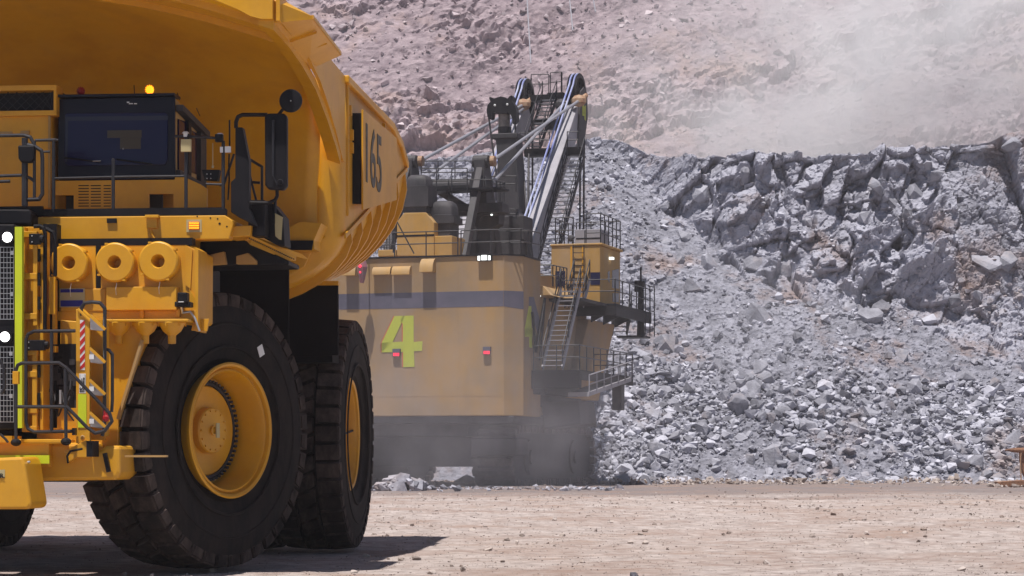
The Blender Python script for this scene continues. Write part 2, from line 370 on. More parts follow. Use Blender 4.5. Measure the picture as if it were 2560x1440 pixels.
PROT = [hull(rs, 13) for _ in range(20)]; PROT2 = [hull(rs, 18) for _ in range(14)]; PLO = [hull(rs, 9) for _ in range(20)]
def rot3(rs):
    q = rs.normal(size=4); q /= np.linalg.norm(q); a, b, c, d = q
    return np.array([[a*a+b*b-c*c-d*d, 2*(b*c-a*d), 2*(b*d+a*c)], [2*(b*c+a*d), a*a-b*b+c*c-d*d, 2*(c*d-a*b)], [2*(b*d-a*c), 2*(c*d+a*b), a*a-b*b-c*c+d*d]])
def rock_field(name, items, m, label, cat):
    vs = []; fs = []; ts = []; nb = 0
    for (p, r, lo) in items:
        V, F = (PLO if lo else PROT)[rs.randint(20)]
        V = (V@rot3(rs).T)*r; V[:, 2] *= .8; vs.append(V+np.array(p)); fs.append(F+nb); nb += len(V); ts.append(np.full(len(V), rs.rand()))
    V = np.concatenate(vs).astype(np.float32); F = np.concatenate(fs).astype(np.int32)
    me = bpy.data.meshes.new(name); me.vertices.add(len(V)); me.vertices.foreach_set('co', V.ravel()); me.loops.add(F.size); me.loops.foreach_set('vertex_index', F.ravel())
    me.polygons.add(len(F)); me.polygons.foreach_set('loop_start', np.arange(0, F.size, 3, dtype=np.int32)); me.polygons.foreach_set('loop_total', np.full(len(F), 3, dtype=np.int32)); me.update(calc_edges=True)
    me.polygons.foreach_set('use_smooth', np.zeros(len(F), dtype=bool))
    at = me.attributes.new('tint', 'FLOAT', 'POINT'); at.data.foreach_set('value', np.concatenate(ts).astype(np.float32))
    me.materials.append(m); o = bpy.data.objects.new(name, me); COL.objects.link(o); return tag(o, label, cat, kind='stuff')
def surf(ix, it): return np.array([UX[ix, it], MY2[ix, it], MZ2[ix, it]])
fine0 = int(np.searchsorted(ux, -15.5)); fine1 = int(np.searchsorted(ux, 41.5))
def slope_pick(n, tlo, thi, rmin, rmax, powr, xlo=-16, xhi=42, dens=None):
    out = []
    i0 = int(np.searchsorted(ux, xlo)); i1 = min(int(np.searchsorted(ux, xhi)), len(ux)-1)
    while len(out) < n:
        ix = rs.randint(i0, i1); it = int(rs.uniform(tlo, thi)*399)
        if dens is not None and rs.rand() > dens(ux[ix], it/399): continue
        r = rmin*(1-rs.rand()*(1-(rmin/rmax)**powr))**(-1/powr); r = min(r, rmax)
        out.append((surf(ix, it)+np.array([0, -.15*r, .25*r]), r))
    return out
_dt = vnoise(*np.meshgrid(np.linspace(0, 42, 64), np.linspace(0, 22, 40), indexing='ij'), 4.5, 66, 2)
dl = lambda x, t: min(1, max(.12, .62+2.6*_dt[int(min(63, max(0, x*1.5))), int(t*39)]))*(1.0 if t < .24 else .55 if t < .32 else .16 if t < .42 else .08)
talus = slope_pick(10500, .0, .62, .075, .50, 1.75, 1, 42, dl)
left = slope_pick(6000, .1, .93, .07, .38, 1.9, -26, 9)
facer = slope_pick(2600, .40, .93, .05, .36, 1.8, 4, 42)
base = [(np.array([x, 126.0+rs.normal()*1.6+max(x-14, 0)*.10, .02]), min(.06*(1-rs.rand())**(-.55), .4)) for x in rs.uniform(0, 42, 1500)]
base += [(np.array([x, 127-abs(rs.normal())*5+max(x-14, 0)*.10, .02]), min(.05*(1-rs.rand())**(-.6), .5)) for x in np.concatenate([rs.uniform(4, 42, 500)]+[rs.normal(c, 1.2, 90) for c in rs.uniform(4, 40, 9)])]
rock_field('rubble', [(p, r, r < .12) for p, r in talus+left+facer+base], RKB, 'grey angular rubble covering the muck slope and its foot', 'rubble')
# boulders big enough to be seen one by one
NB = 150
bl = slope_pick(95, .02, .40, .38, .85, 1.6, 4.5, 40)+slope_pick(60, .48, .88, .45, 1.0, 1.5, 10, 40)+slope_pick(20, .6, .95, .3, .7, 1.6, -10, 7)
meshes = []
for V, F in PROT2:
    me = bpy.data.meshes.new('boulder'); me.from_pydata([tuple(a) for a in V], [], [tuple(int(i) for i in f) for f in F]); me.materials.append(RKB)
    at = me.attributes.new('tint', 'FLOAT', 'POINT'); at.data.foreach_set('value', np.full(len(V), .1+.45*rs.rand(), dtype=np.float32)); meshes.append(me)
def pxof(p): return CX+FPX*p[0]/p[1], HY-FPX*(p[2]-CH)/p[1]
for p, r in bl:
    x, y = pxof(p)
    hz = 'left of the shovel boom' if x < 1250 else 'behind the shovel boom and cab' if x < 1620 else 'just right of the shovel' if x < 1800 else 'in the middle of the rock slope' if x < 2200 else 'towards the right end of the slope'
    vt = 'low in the rubble' if y > 1000 else 'on the loose talus' if y > 820 else 'on the broken face' if y > 560 else 'up near the crest'
    o = bpy.data.objects.new('boulder', meshes[rs.randint(len(meshes))]); COL.objects.link(o)
    o.location = (p[0], p[1]+.3*r, p[2]-.2*r); o.scale = (r, r, r*rs.uniform(.75, 1)); o.rotation_euler = rs.uniform(0, 6, 3)
    sz = 'large' if r > .6 else 'mid-sized'
    tag(o, f'{sz} angular grey boulder {vt} {hz}', 'boulder', f'{sz} grey boulders {vt} {hz}')
rock_field('wall_scree', PW, rock_mat('scree_rock', (.22,.175,.19), (.60,.515,.54), (.45,.36,.32), .8, .03, 6.0, .9), 'loose pinkish scree lying all over the far pit wall', 'scree')
# scatter on the haul road
peb = []
cl = [(rs.uniform(900, 2560), 29+60*rs.rand()) for _ in range(26)]
for k in range(3600):
    Yp = 29+96*rs.rand()**1.15; pxx = rs.uniform(300, 2650)
    if k % 3 == 0: c_ = cl[rs.randint(26)]; Yp = c_[1]+rs.normal()*1.5; pxx = c_[0]+rs.normal()*60
    Xp = (pxx-CX)*Yp/FPX
    r = min(.008*(Yp/30)**.5*(1-rs.rand())**(-.55), .075)
    peb.append((np.array([Xp, Yp, float(gz(np.array([Xp]), np.array([Yp]))[0])+.2*r]), r, r < .03))
for _ in range(13000):  # grit
    Yp = 28.5+60*rs.rand()**1.6; Xp = (rs.uniform(-50, 2650)-CX)*Yp/FPX; r = .006*(Yp/30)*(1+2.2*rs.rand()**3)
    peb.append((np.array([Xp, Yp, 0.0]), r, True))
_gy = np.array([q_[0][1] for q_ in peb]); _gx = np.array([q_[0][0] for q_ in peb]); _gz = gz(_gx, _gy)
for q_, z_ in zip(peb, _gz): q_[0][2] = z_+.25*q_[1]
for c_ in [(rs.uniform(3, 40), rs.uniform(113, 124)) for _ in range(16)]:   # little heaps of fines ahead of the toe
    for _ in range(45):
        dx, dy = rs.normal()*1.3, rs.normal()*.6; r = min(.05*(1-rs.rand())**(-.5), .3)
        peb.append((np.array([c_[0]+dx, c_[1]+dy+max(c_[0]-14, 0)*.1, max(0, .35-abs(dx)*.2)*rs.rand()]), r, True))
for _ in range(900):   # crumbs where the rubble meets the road
    Xp = rs.uniform(-6, 40); Yp = 122-abs(rs.normal())*4+max(Xp-14, 0)*.1
    r = min(.05*(1-rs.rand())**(-.45), .2); peb.append((np.array([Xp, Yp, .02]), r, True))
PB = rock_mat('road_pebble', (.24,.19,.165), (.52,.45,.41), (.24,.18,.145), 2, .01, 30, .8)
rock_field('pebbles', peb, PB, 'small stones and crumbs strewn over the pale haul road', 'pebbles')
def lone(px, py, r, label, me=0, m=None, cat='rock', Yd=None):
    Y = Yd or CH*FPX/(py-HY); p = W(px, py, Y); o = bpy.data.objects.new('rock', meshes[me]); COL.objects.link(o)
    o.location = (p.x, p.y, float(gz(np.array([p.x]), np.array([p.y]))[0])+.45*r); o.scale = (r*1.2, r, r*.75); o.rotation_euler = (0, 0, px)
    if m: o.material_slots[0].link = 'OBJECT'; o.material_slots[0].material = m
    return tag(o, label, cat)
lone(1158, 1424, .065, 'dark brown clod lying on the road near the bottom edge of the photo', 1, PB)
lone(1040, 1394, .06, 'flat brown clod on the road by the truck shadow tip', 2, PB)
lone(1257, 1400, .035, 'small pale stone on the road right of the dark brown clod', 3, PB)
lone(1584, 1437, .07, 'whitish stone cut by the bottom edge of the photo', 4)
lone(1160, 1197, .45, 'pale flat rock lying under the shovel between its tracks', 5, Yd=118)
lone(2438, 1208, .3, 'pale rock on the road edge left of the rusty scrap', 6)
lone(1305, 1340, .06, 'brown clod on the road right of the shadow', 7, PB)
heap = []
for k in range(90):
    px = rs.normal(1005, 48); Yh = 96+rs.normal()*.8; r = min(.12*(1-rs.rand())**(-.5), .42); heap.append((np.array([(px-CX)*Yh/FPX, Yh, .1+max(0, .5-abs(px-1005)/130)*rs.rand()]), r, r < .15))
rock_field('spill_heap', heap, RKB, 'low heap of pale broken rock behind the rear truck tyre', 'rock heap')
heap = []
for k in range(260):
    px = rs.uniform(930, 1560); Yh = 99+rs.normal()*2.0; r = min(.05*(1-rs.rand())**(-.5), .22); heap.append((np.array([(px-CX)*Yh/FPX, Yh, .02]), r, True))
rock_field('spill_line', heap, RKB, 'thin line of rock crumbs on the road behind the shovel', 'rock crumbs')
# darker fines tracked out along the toe of the rubble, reddish patches further right (real colour of the dirt)
_nt = GM.node_tree; _L = _nt.links; _b = _nt.nodes['Principled BSDF']; _src = _b.inputs['Base Color'].links[0].from_socket
_tc = N(_nt, 'ShaderNodeTexCoord'); _sp = N(_nt, 'ShaderNodeSeparateXYZ'); _L.new(_tc.outputs['Object'], _sp.inputs[0])
_n = N(_nt, 'ShaderNodeTexNoise'); _n.inputs['Scale'].default_value = .16; _n.inputs['Detail'].default_value = 8; _mp = N(_nt, 'ShaderNodeMapping'); _mp.inputs['Scale'].default_value = (.5, .9, 1); _L.new(_tc.outputs['Object'], _mp.inputs[0]); _L.new(_mp.outputs[0], _n.inputs['Vector'])
_a = N(_nt, 'ShaderNodeMath', operation='MULTIPLY_ADD'); _L.new(_n.outputs[0], _a.inputs[0]); _a.inputs[1].default_value = 46; _L.new(_sp.outputs[1], _a.inputs[2])
_r = N(_nt, 'ShaderNodeMapRange'); _r.inputs[1].default_value = 98; _r.inputs[2].default_value = 116; _L.new(_a.outputs[0], _r.inputs[0]); _r.inputs[4].default_value = .9
_m = N(_nt, 'ShaderNodeMix', data_type='RGBA'); _L.new(_r.outputs[0], _m.inputs[0]); _L.new(_src, _m.inputs[6]); _m.inputs[7].default_value = (.22,.185,.18, 1)
_n2 = N(_nt, 'ShaderNodeTexNoise'); _n2.inputs['Scale'].default_value = .42; _n2.inputs['Detail'].default_value = 10; _n2.inputs['Roughness'].default_value = .75; _m2p = N(_nt, 'ShaderNodeMapping'); _m2p.inputs['Scale'].default_value = (.7, .6, 1); _L.new(_tc.outputs['Object'], _m2p.inputs[0]); _L.new(_m2p.outputs[0], _n2.inputs['Vector'])
_r2 = N(_nt, 'ShaderNodeMapRange'); _r2.inputs[1].default_value = .46; _r2.inputs[2].default_value = .68; _L.new(_n2.outputs[0], _r2.inputs[0]); _r2.inputs[4].default_value = .95
_m3 = N(_nt, 'ShaderNodeMix', data_type='RGBA'); _L.new(_r2.outputs[0], _m3.inputs[0]); _L.new(_m.outputs[2], _m3.inputs[6]); _m3.inputs[7].default_value = (.34,.235,.19, 1); _L.new(_m3.outputs[2], _b.inputs['Base Color'])
# ================================================================ haul truck
TO = (-6.73, 37.57); TR = R(-5)
T = Frame(TO, TR)
truck = empty('haul_truck', (TO[0], TO[1], 0), TR, 'huge yellow mining haul truck with number 165 on its body, facing the camera at left', 'dump truck')
def fb(mb, x0, y0, x1, y1, y, d, F=T):
    """box whose front face covers a pixel rectangle on the plane y of the machine, d deep"""
    a = F(x0, y0, y=y); b = F(x1, y1, y=y); return mb.box(a, (b.x, y+d, b.z))
def pr(mb, pts, y, d, F=T): return mb.prism([F(a, b, y=y) for a, b in pts], (0, d, 0))
def tp(mb, pts, y, rpx, F=T, n=8):
    q = [F(p[0], p[1], y=(p[2] if len(p) > 2 else y)) for p in pts]
    return mb.tube(q, rpx/ (FPX/30.0), n)
P = lambda name, mb, m, parent=truck, **k: mb.build(name, M[m] if isinstance(m, str) else m, parent, **k)
# --- wheels
def tyre_mesh():
    w = .575
    t = MB(); tt_ = t; prof = [(-.40,.90),(-.50,.98),(-.56,1.15),(-.59,1.35),(-.585,1.52),(-.56,1.66),(-.54,1.73),(-.50,1.765),(-.2,1.785),(0,1.79),(.2,1.785),(.50,1.765),(.54,1.73),(.56,1.66),(.585,1.52),(.59,1.35),(.56,1.15),(.50,.98),(.40,.90),(.40,.84),(-.40,.84)]
    t.lathe(prof, n=96, closed=True)
    n = 40; t = MB()
    rl = random.Random(3)
    for k in range(n):
        for sgn, off in ((-1, 0), (1, .5), (0, .25)):
            a0 = 2*PI*(k+off)/n; da = 2*PI/n*.415
            def pt(a, x, r): return (x, math.cos(a)*r, math.sin(a)*r)
            r = 1.9+rl.uniform(-.006, .006); sk = .035
            if sgn == 0:
                xs = [(-.15,0),(.15,0)]; lo = 1.77
                p = [pt(a0-da+sk,-.155,lo),pt(a0-da-sk,.155,lo),pt(a0+da-sk,.155,lo),pt(a0+da+sk,-.155,lo),pt(a0-da*.9+sk,-.14,r),pt(a0-da*.9-sk,.14,r),pt(a0+da*.9-sk,.14,r),pt(a0+da*.9+sk,-.14,r)]
                t.hexa(p)
            else:
                s = sgn
                # tread face block from near the centre to the shoulder, then a tapering shoulder lug down the side
                A = [pt(a0-da, s*.185, 1.765), pt(a0-da*1.05, s*.55, 1.70), pt(a0+da*1.05, s*.55, 1.70), pt(a0+da, s*.185, 1.765)]
                B = [pt(a0-da*.93, s*.20, r), pt(a0-da*.96, s*.545, r-.03), pt(a0+da*.96, s*.545, r-.03), pt(a0+da*.93, s*.20, r)]
                t.hexa(A+B)
                C = [pt(a0-da*.8, s*.54, 1.71), pt(a0+da*.8, s*.54, 1.71)]
                D_ = [pt(a0-da*.75, s*.572, 1.71), pt(a0+da*.75, s*.572, 1.71)]
                t.hexa([C[0], C[1], D_[1], D_[0], pt(a0-da*.96, s*.53, r-.05), pt(a0+da*.96, s*.53, r-.05), pt(a0+da*.9, s*.566, r-.06), pt(a0-da*.9, s*.566, r-.06)])
    lugs = t; t = tt_
    # raised sidewall rings
    for s in (-1, 1):
        t.lathe([(s*.575,1.12),(s*.60,1.13),(s*.60,1.16),(s*.58,1.17)], n=96); t.lathe([(s*.585,1.44),(s*.602,1.45),(s*.602,1.47),(s*.585,1.48)], n=96)
    return t, lugs
TM = None
def wheel(c, steer, out, front):
    global TM, TL
    rim = MB()
    # flange, gutter, tapered barrel, disc (outer side is +x, mirrored with out)
    d = .50 if front else .62
    prof = [(-.40,.80),(.36,.83),(.40,.915),(.455,.93),(.47,.905),(.45,.875),(.40,.865),(.385,.85),(.415,.838),(.425,.815),(.40,.80),(.34,.79),(.30,.775),(.47-d,.745),(.47-d-.02,.70),(.47-d-.03,.30)]
    rim.lathe([(a*out, r) for a, r in prof], n=72)
    rim.lathe([(-.40*out,.915),(-.455*out,.93),(-.45*out,.875),(-.38*out,.80),(-.1*out,.76)], n=48)
    o = rim.build('wheel', M['yel'], truck, smooth=30)
    o.location = c; o.rotation_euler = (random.uniform(0, .4) if not front else 0, 0, steer)
    if TM is None: a_, b_ = tyre_mesh(); TM = P('tyre', a_, 'tyre', o, smooth=25); TL = P('tread', b_, 'tread', o)
    else:
        ra = random.uniform(0, 1)
        for src in (TM, TL): q = src.copy(); q.location = (0,0,0); COL.objects.link(q); q.parent = o; q.rotation_euler = (ra, 0, 0)
    if front: [setattr(c_, 'location', (-.15*out, 0, 0)) for c_ in o.children if c_.name.startswith('t')]
    hx = .47-d
    if front:
        h = MB(); h.lathe([(hx-.04,.62),(hx+.03,.62),(hx+.05,.60),(hx+.05,.02)], n=60)
        h.lathe([(hx+.05,.315),(hx+.15,.315),(hx+.17,.30),(hx+.17,0)], n=48)
        h.lathe([(hx+.17,.07),(hx+.20,.07),(hx+.205,.05),(hx+.18,.045)], n=24)
        for k in range(14):
            a = 2*PI*k/14; h.cyl((hx+.16, .27*math.cos(a), .27*math.sin(a)), (hx+.19, .27*math.cos(a), .27*math.sin(a)), .014, n=6)
        if out < 0: h.v = [(-x, y, z) for x, y, z in h.v]
        P('hub_cover', h, 'yel', o, smooth=30)
        g = MB()
        g.lathe([(hx-.02,.625),(hx+.045,.625),(hx+.045,.665),(hx-.02,.665)], n=60)
        for k in range(60):
            a = 2*PI*k/60; g.cyl((hx+.0, .685*math.cos(a), .685*math.sin(a)), (hx+.075, .685*math.cos(a), .685*math.sin(a)), .023, n=6)
        if out < 0: g.v = [(-x, y, z) for x, y, z in g.v]
        P('stud_ring', g, 'dst', o)
    else:
        h = MB(); h.lathe([((hx-.04)*out,.60),((hx+.06)*out,.58),((hx+.07)*out,.4),((hx+.14)*out,.36),((hx+.14)*out,0)], n=48)
        P('hub_cover', h, 'yel', o, smooth=30)
    return o
SA = R(-25)
wf = wheel((3.60-.575*math.cos(SA), -6.35-.575*math.sin(SA)*0, 1.9), SA, 1, True)
wheel((-2.85, -6.35, 1.9), SA, -1, True)
wheel((3.63, 0, 1.9), 0, 1, False); wheel((2.40, 0, 1.9), 0, 1, False)
wheel((-3.63, 0, 1.9), 0, -1, False); wheel((-2.22, 0, 1.9), 0, -1, False)
# small sticker on the front tyre, hub plate, bar across the rear rim
ys = MB(); ys.box((.600, -.06, -.075), (.606, .06, .075)); s = P('sticker', ys, 'white', wf); s.location = (0, .47, 1.10); s.rotation_euler = (R(25), 0, 0)
ys = MB(); ys.box((.285, -.13, -.10), (.30, -.06, .10)); P('hub_plate', ys, 'cream', wf)
rw = [o for o in truck.children if o.name.startswith('wheel')][2]
ys = MB(); ys.bar((.36, -.80, 0), (.36, .80, .02), .03, .03); P('rim_bar', ys, 'blk', rw)
# --- chassis and axles
c = MB(); c.box((-.95,-8.2,1.7),(-.45,5.2,2.6)); c.box((.45,-8.2,1.7),(.95,5.2,2.6)); c.box((-2.4,-6.9,1.2),(2.4,-5.8,2.5)); c.box((-3.0,-7.4,2.6),(3.0,-5.0,4.2))
c.cyl((-1.6,0,1.9),(1.6,0,1.9),.75,n=24); c.box((-1.5,-4.8,1.6),(1.5,-2.4,3.6)); P('chassis', c, 'dst', bevel=.03)
for sx in (-1, 1):
    c = MB(); c.cyl((sx*2.0,-6.0,1.4),(sx*1.75,-5.9,4.2),.28,n=18); c.cyl((sx*1.9,-6.0,1.2),(sx*2.0,-6.0,1.9),.38,n=18); P('front_strut', c, 'dst', smooth=True)
c = MB(); c.cyl((2.6,-4.5,1.7),(2.6,-1.9,1.7),.55,n=20)
# --- body (tray)
ZS0, ZS1 = 4.86, 6.75; YB0, YB1 = -3.3, 3.85; ZT = 7.24; XB = 4.45
def section(t, inset=0, zin=0):
    zs = ZS0+(ZS1-ZS0)*t; X = XB-inset
    zt_ = ZT-.42*max(0, (t-.72)/.28)**1.5; pts = [(X, zt_), (X, (zt_+zs)/2), (X, zs)]
    for k in range(1, 11):
        a = PI/2*k/10; hgt = 1.1+1.0*t
        pts.append((X-2.6*(1-math.cos(a)), zs-hgt*math.sin(a)+zin))
    pts.append((0, zs-1.2-1.0*t+zin))
    return pts
st = [(-3.36,.36),(-3.31,.22),(-3.20,.08),(-3.05,.02),(-2.9,0)]+[(y,0) for y in np.linspace(-2.2, YB1, 13)]
rows = []
for y, ins in st:
    t = max(0, (y-YB0)/(YB1-YB0)); s = section(t, ins, ins*.6); rows.append([(x, y, z) for x, z in s]+[(-x, y, z) for x, z in s[::-1][1:]])
b = MB(); n = len(rows[0])
b.v = [p for r_ in rows for p in r_]
for i in range(len(rows)-1):
    for j in range(n-1): b.f.append((i*n+j, i*n+j+1, (i+1)*n+j+1, (i+1)*n+j))
b.f.append(tuple(range((len(rows)-1)*n, len(rows)*n)))
body = P('tray_body', b, 'yel', smooth=35, solid=.05)
# front wall, curving forward at the top into the canopy over the cab
def canz(x, k): return k*.80*(1-(abs(x)/4.35)**2.0)
prof = [(-3.37,3.70),(-3.38,4.3),(-3.40,4.9),(-3.42,5.5),(-3.50,5.95),(-3.72,6.33),(-4.1,6.62),(-4.6,6.82),(-5.2,6.97),(-6.0,7.08),(-6.9,7.15),(-7.7,7.19),(-8.25,7.21)]
xs = np.linspace(-4.12, 4.12, 41); b = MB()
for i, (y, z) in enumerate(prof):
    k = max(0, min(1, (i-3)/6))
    for x in xs:
        xx = x*(1+.055*min(1, k*1.3)); zz = z+canz(xx, k)
        if z < ZS0: # rounded lower corners follow the tray section
            ex = max(0, abs(x)-1.5)/2.62; zz = max(z, ZS0-1.12*math.sqrt(max(0, 1-ex*ex))-.02)
        b.v.append((xx, y-.02*(1-min(1,abs(x)/4)), zz))
m_ = len(xs)
for i in range(len(prof)-1):
    for j in range(m_-1): b.f.append((i*m_+j, i*m_+j+1, (i+1)*m_+j+1, (i+1)*m_+j))
P('front_wall', b, 'yel', body, smooth=50, solid=.05)
# fold ridges under the canopy
for yy, kk, zz, nm in ((-6.9, 1, 7.15, 0), (-7.85, 1, 7.19, 0)):
    q = MB(); pts = [(x, yy, zz+canz(x, kk)-.06) for x in np.linspace(-4.3, 4.3, 25)]
    for a_, b_ in zip(pts, pts[1:]): q.bar(a_, b_, .07, .10)
    P('canopy_stiffener', q, 'yel', body)
# front lip plate of the canopy
top = [(x, ZT+.28+canz(x, 1)) for x in np.linspace(-4.40, 4.40, 31)]
def lipz(x):
    ax = abs(x)
    return 7.16 if ax > 4.17 else 7.16+(4.17-ax)*1.25*.5 if ax > 4.0 else 7.266+(4.0-ax)*.42 if ax > 3.2 else 7.60+(3.2-ax)*.17
bot = [(x, min(lipz(x), ZT+.20+canz(x, 1))) for x in np.linspace(4.40, -4.40, 61)]
q = MB(); tl = np.linspace(-4.40, 4.40, 61)
vs = [(x, -8.30, lipz(x)) for x in tl]+[(x, -8.30, max(lipz(x)+.12, ZT+.36+canz(x, 1))) for x in tl]
vs += [(x, -8.22, z) for x, _, z in vs]; K = 61
for i in range(K-1):
    q.f += [(i, i+1, K+i+1, K+i), (2*K+i, 2*K+i+1, 3*K+i+1, 3*K+i), (i, i+1, 2*K+i+1, 2*K+i), (K+i, K+i+1, 3*K+i+1, 3*K+i)]
q.f += [(0, K, 3*K, 2*K), (K-1, 2*K-1, 4*K-1, 3*K-1)]; q.v = vs
P('canopy_lip', q, 'yel', body)
for sx in (1, -1):
    # flange strip running down the canopy edge to the tray side
    fl = [(-8.22,7.13,4.40),(-7.2,7.10,4.40),(-6.2,7.02,4.40),(-5.2,6.84,4.42),(-4.4,6.55,4.44),(-3.75,6.25,4.46),(-3.35,6.02,4.47)]
    q = MB()
    fw = []
    for (y, z, x) in fl: fw.append((x*sx, y, z))
    inn = [(y, z) for y, z, _ in fl]
    for (a_, b_) in zip(fl, fl[1:]):
        q.hexa([(sx*(a_[2]-.20),a_[0],a_[1]-.03),(sx*a_[2],a_[0],a_[1]-.10),(sx*b_[2],b_[0],b_[1]-.10),(sx*(b_[2]-.20),b_[0],b_[1]-.03),
                (sx*(a_[2]-.20),a_[0],a_[1]+.05),(sx*a_[2],a_[0],a_[1]+.05),(sx*b_[2],b_[0],b_[1]+.05),(sx*(b_[2]-.20),b_[0],b_[1]+.05)])
    P('canopy_flange', q, 'yel', body)
    # triangular side sheet between flange and tray top
    q = MB(); q.prism([(sx*4.43,-8.22,7.15),(sx*4.43,-6.2,7.06),(sx*4.43,-5.2,6.88),(sx*4.43,-4.4,6.6),(sx*4.43,-3.75,6.3),(sx*4.43,-3.2,6.0),(sx*4.43,-3.0,6.0),(sx*4.43,-3.0,7.30),(sx*4.43,-5.5,7.36),(sx*4.43,-8.22,7.52)], (sx*.05,0,0))
    P('side_sheet', q, 'gwh' if 'gwh' in M else 'yel', body)
    # spill wing
    q = MB(); A = [(sx*4.36,-8.2,7.12),(sx*4.82,-7.75,7.25),(sx*4.82,-5.5,7.17),(sx*4.38,-5.5,6.98)]
    q.hexa(A+[(x, y, z+.05) for x, y, z in A])
    for yy in (-7.2, -6.4): q.prism([(sx*4.42,yy,7.05),(sx*4.78,yy,7.17),(sx*4.78,yy,7.20),(sx*4.42,yy,7.10)], (0,.02,0))
    q.prism([(sx*4.36,-8.2,7.16),(sx*4.82,-7.75,7.29),(sx*4.44,-7.75,7.5),(sx*4.38,-8.2,7.42)], (0,.03,0))
    q.bar((sx*4.82,-7.75,7.28),(sx*4.82,-5.5,7.20),.03,.05)
    P('spill_wing', q, 'yel', body)
    # ribs round the belly, seam rail, top rail
    for k in range(7):
        t = .10+.145*k; y = YB0+(YB1-YB0)*t; s = section(t)[2:]
        q = MB(); s = [(x, z) for x, z in s]
        for j in range(len(s)-1):
            f0 = .05+.14*math.sin(PI*min(1, j/(len(s)-2)))**.6; f1 = .05+.14*math.sin(PI*min(1, (j+1)/(len(s)-2)))**.6
            def nrm(jj):
                a_ = s[max(0, jj-1)]; b_ = s[min(len(s)-1, jj+1)]; dx, dz = b_[0]-a_[0], b_[1]-a_[1]; l = math.hypot(dx, dz); return (-dz/l, dx/l)
            n0, n1 = nrm(j), nrm(j+1)
            (x0, z0), (x1, z1) = s[j], s[j+1]
            yo = y-.12*math.sin(PI*j/(len(s)-1)); yn = y-.12*math.sin(PI*(j+1)/(len(s)-1))
            q.hexa([(sx*x0,yo-.04,z0),(sx*x0,yo+.04,z0),(sx*x1,yn+.04,z1),(sx*x1,yn-.04,z1),
                    (sx*(x0+n0[0]*f0),yo-.03,z0+n0[1]*f0),(sx*(x0+n0[0]*f0),yo+.03,z0+n0[1]*f0),(sx*(x1+n1[0]*f1),yn+.03,z1+n1[1]*f1),(sx*(x1+n1[0]*f1),yn-.03,z1+n1[1]*f1)])
        P('rib', q, 'yel', body)
    q = MB(); q.bar((sx*(XB+.05),YB0+.15,ZS0),(sx*(XB+.05),YB1,ZS1),.03,.07); P('seam_rail', q, 'yel', body)
    q = MB(); q.bar((sx*(XB+.02),-3.0,ZT+.02),(sx*(XB+.02),2.0,ZT+.02),.14,.12); q.bar((sx*(XB+.02),1.98,ZT+.02),(sx*(XB+.02),3.1,ZT-.14),.14,.12); q.bar((sx*(XB+.02),3.08,ZT-.14),(sx*(XB+.02),3.87,ZT-.42),.14,.12); q.box((sx*(XB+.06),-2.85,5.2),(sx*XB,-2.78,ZT)); P('top_rail', q, 'yel', body, bevel=.02)
    # number plate
    q = MB(); y0, y1 = -2.30, 1.45; q.prism([(sx*4.62,y0,6.90),(sx*4.62,y1,6.98),(sx*4.62,y1,5.92),(sx*4.62,y0,5.35)], (sx*.03,0,0)); plate = P('number_plate', q, 'yel', body, bevel=.004)
    q = MB(); q.box((sx*4.46,y0+.02,5.45),(sx*4.61,y0+.10,6.85)); q.box((sx*4.46,y1-.3,6.0),(sx*4.61,y1-.22,6.8)); q.split('plate_bracket', 'blk', body)
    if sx > 0:
        mt = Matrix(((0,0,1,4.652),(1,0,0,-1.32),(0,1,0,6.22),(0,0,0,1)))
        text_obj('number', '165', M['letter'], plate, mt, 1.30, .008, sx=1.02, bold=.012)
    q = MB()
    for yy, zz in ((-2.7,6.75),(-2.55,6.4),(-2.55,6.2),(.9,7.0)): q.box((sx*4.46,yy,zz),(sx*4.53,yy+.08,zz+.16))
    q.split('side_lug', 'yel', body)
# bracket with dark foot on the front wall (right of the mirror)
q = MB(); pr(q, [(655,610),(748,555),(803,558),(785,600),(785,622),(655,622)], -3.95, .55); P('wall_bracket', q, 'yel', body)
q = MB(); pr(q, [(655,601),(783,601),(779,625),(655,625)], -4.0, .03); P('bracket_shoe', q, 'blk', body)
# --- black rubber flaps
q = MB(); pr(q, [(722,710),(845,710),(845,888),(722,893)], -2.25, .05); P('mud_flap', q, 'rub', bevel=.01)
q = MB(); pr(q, [(475,664),(722,660),(722,900),(475,900)], -4.2, .05); P('mud_flap', q, 'rub', bevel=.01)
q = MB(); fb(q, 726, 703, 845, 713, -2.3, .15); P('flap_rail', q, 'yel')
q = MB(); q.box((2.2,-2.2,3.0),(4.15,-1.6,4.1)); P('rear_guard_box', q, 'rub')
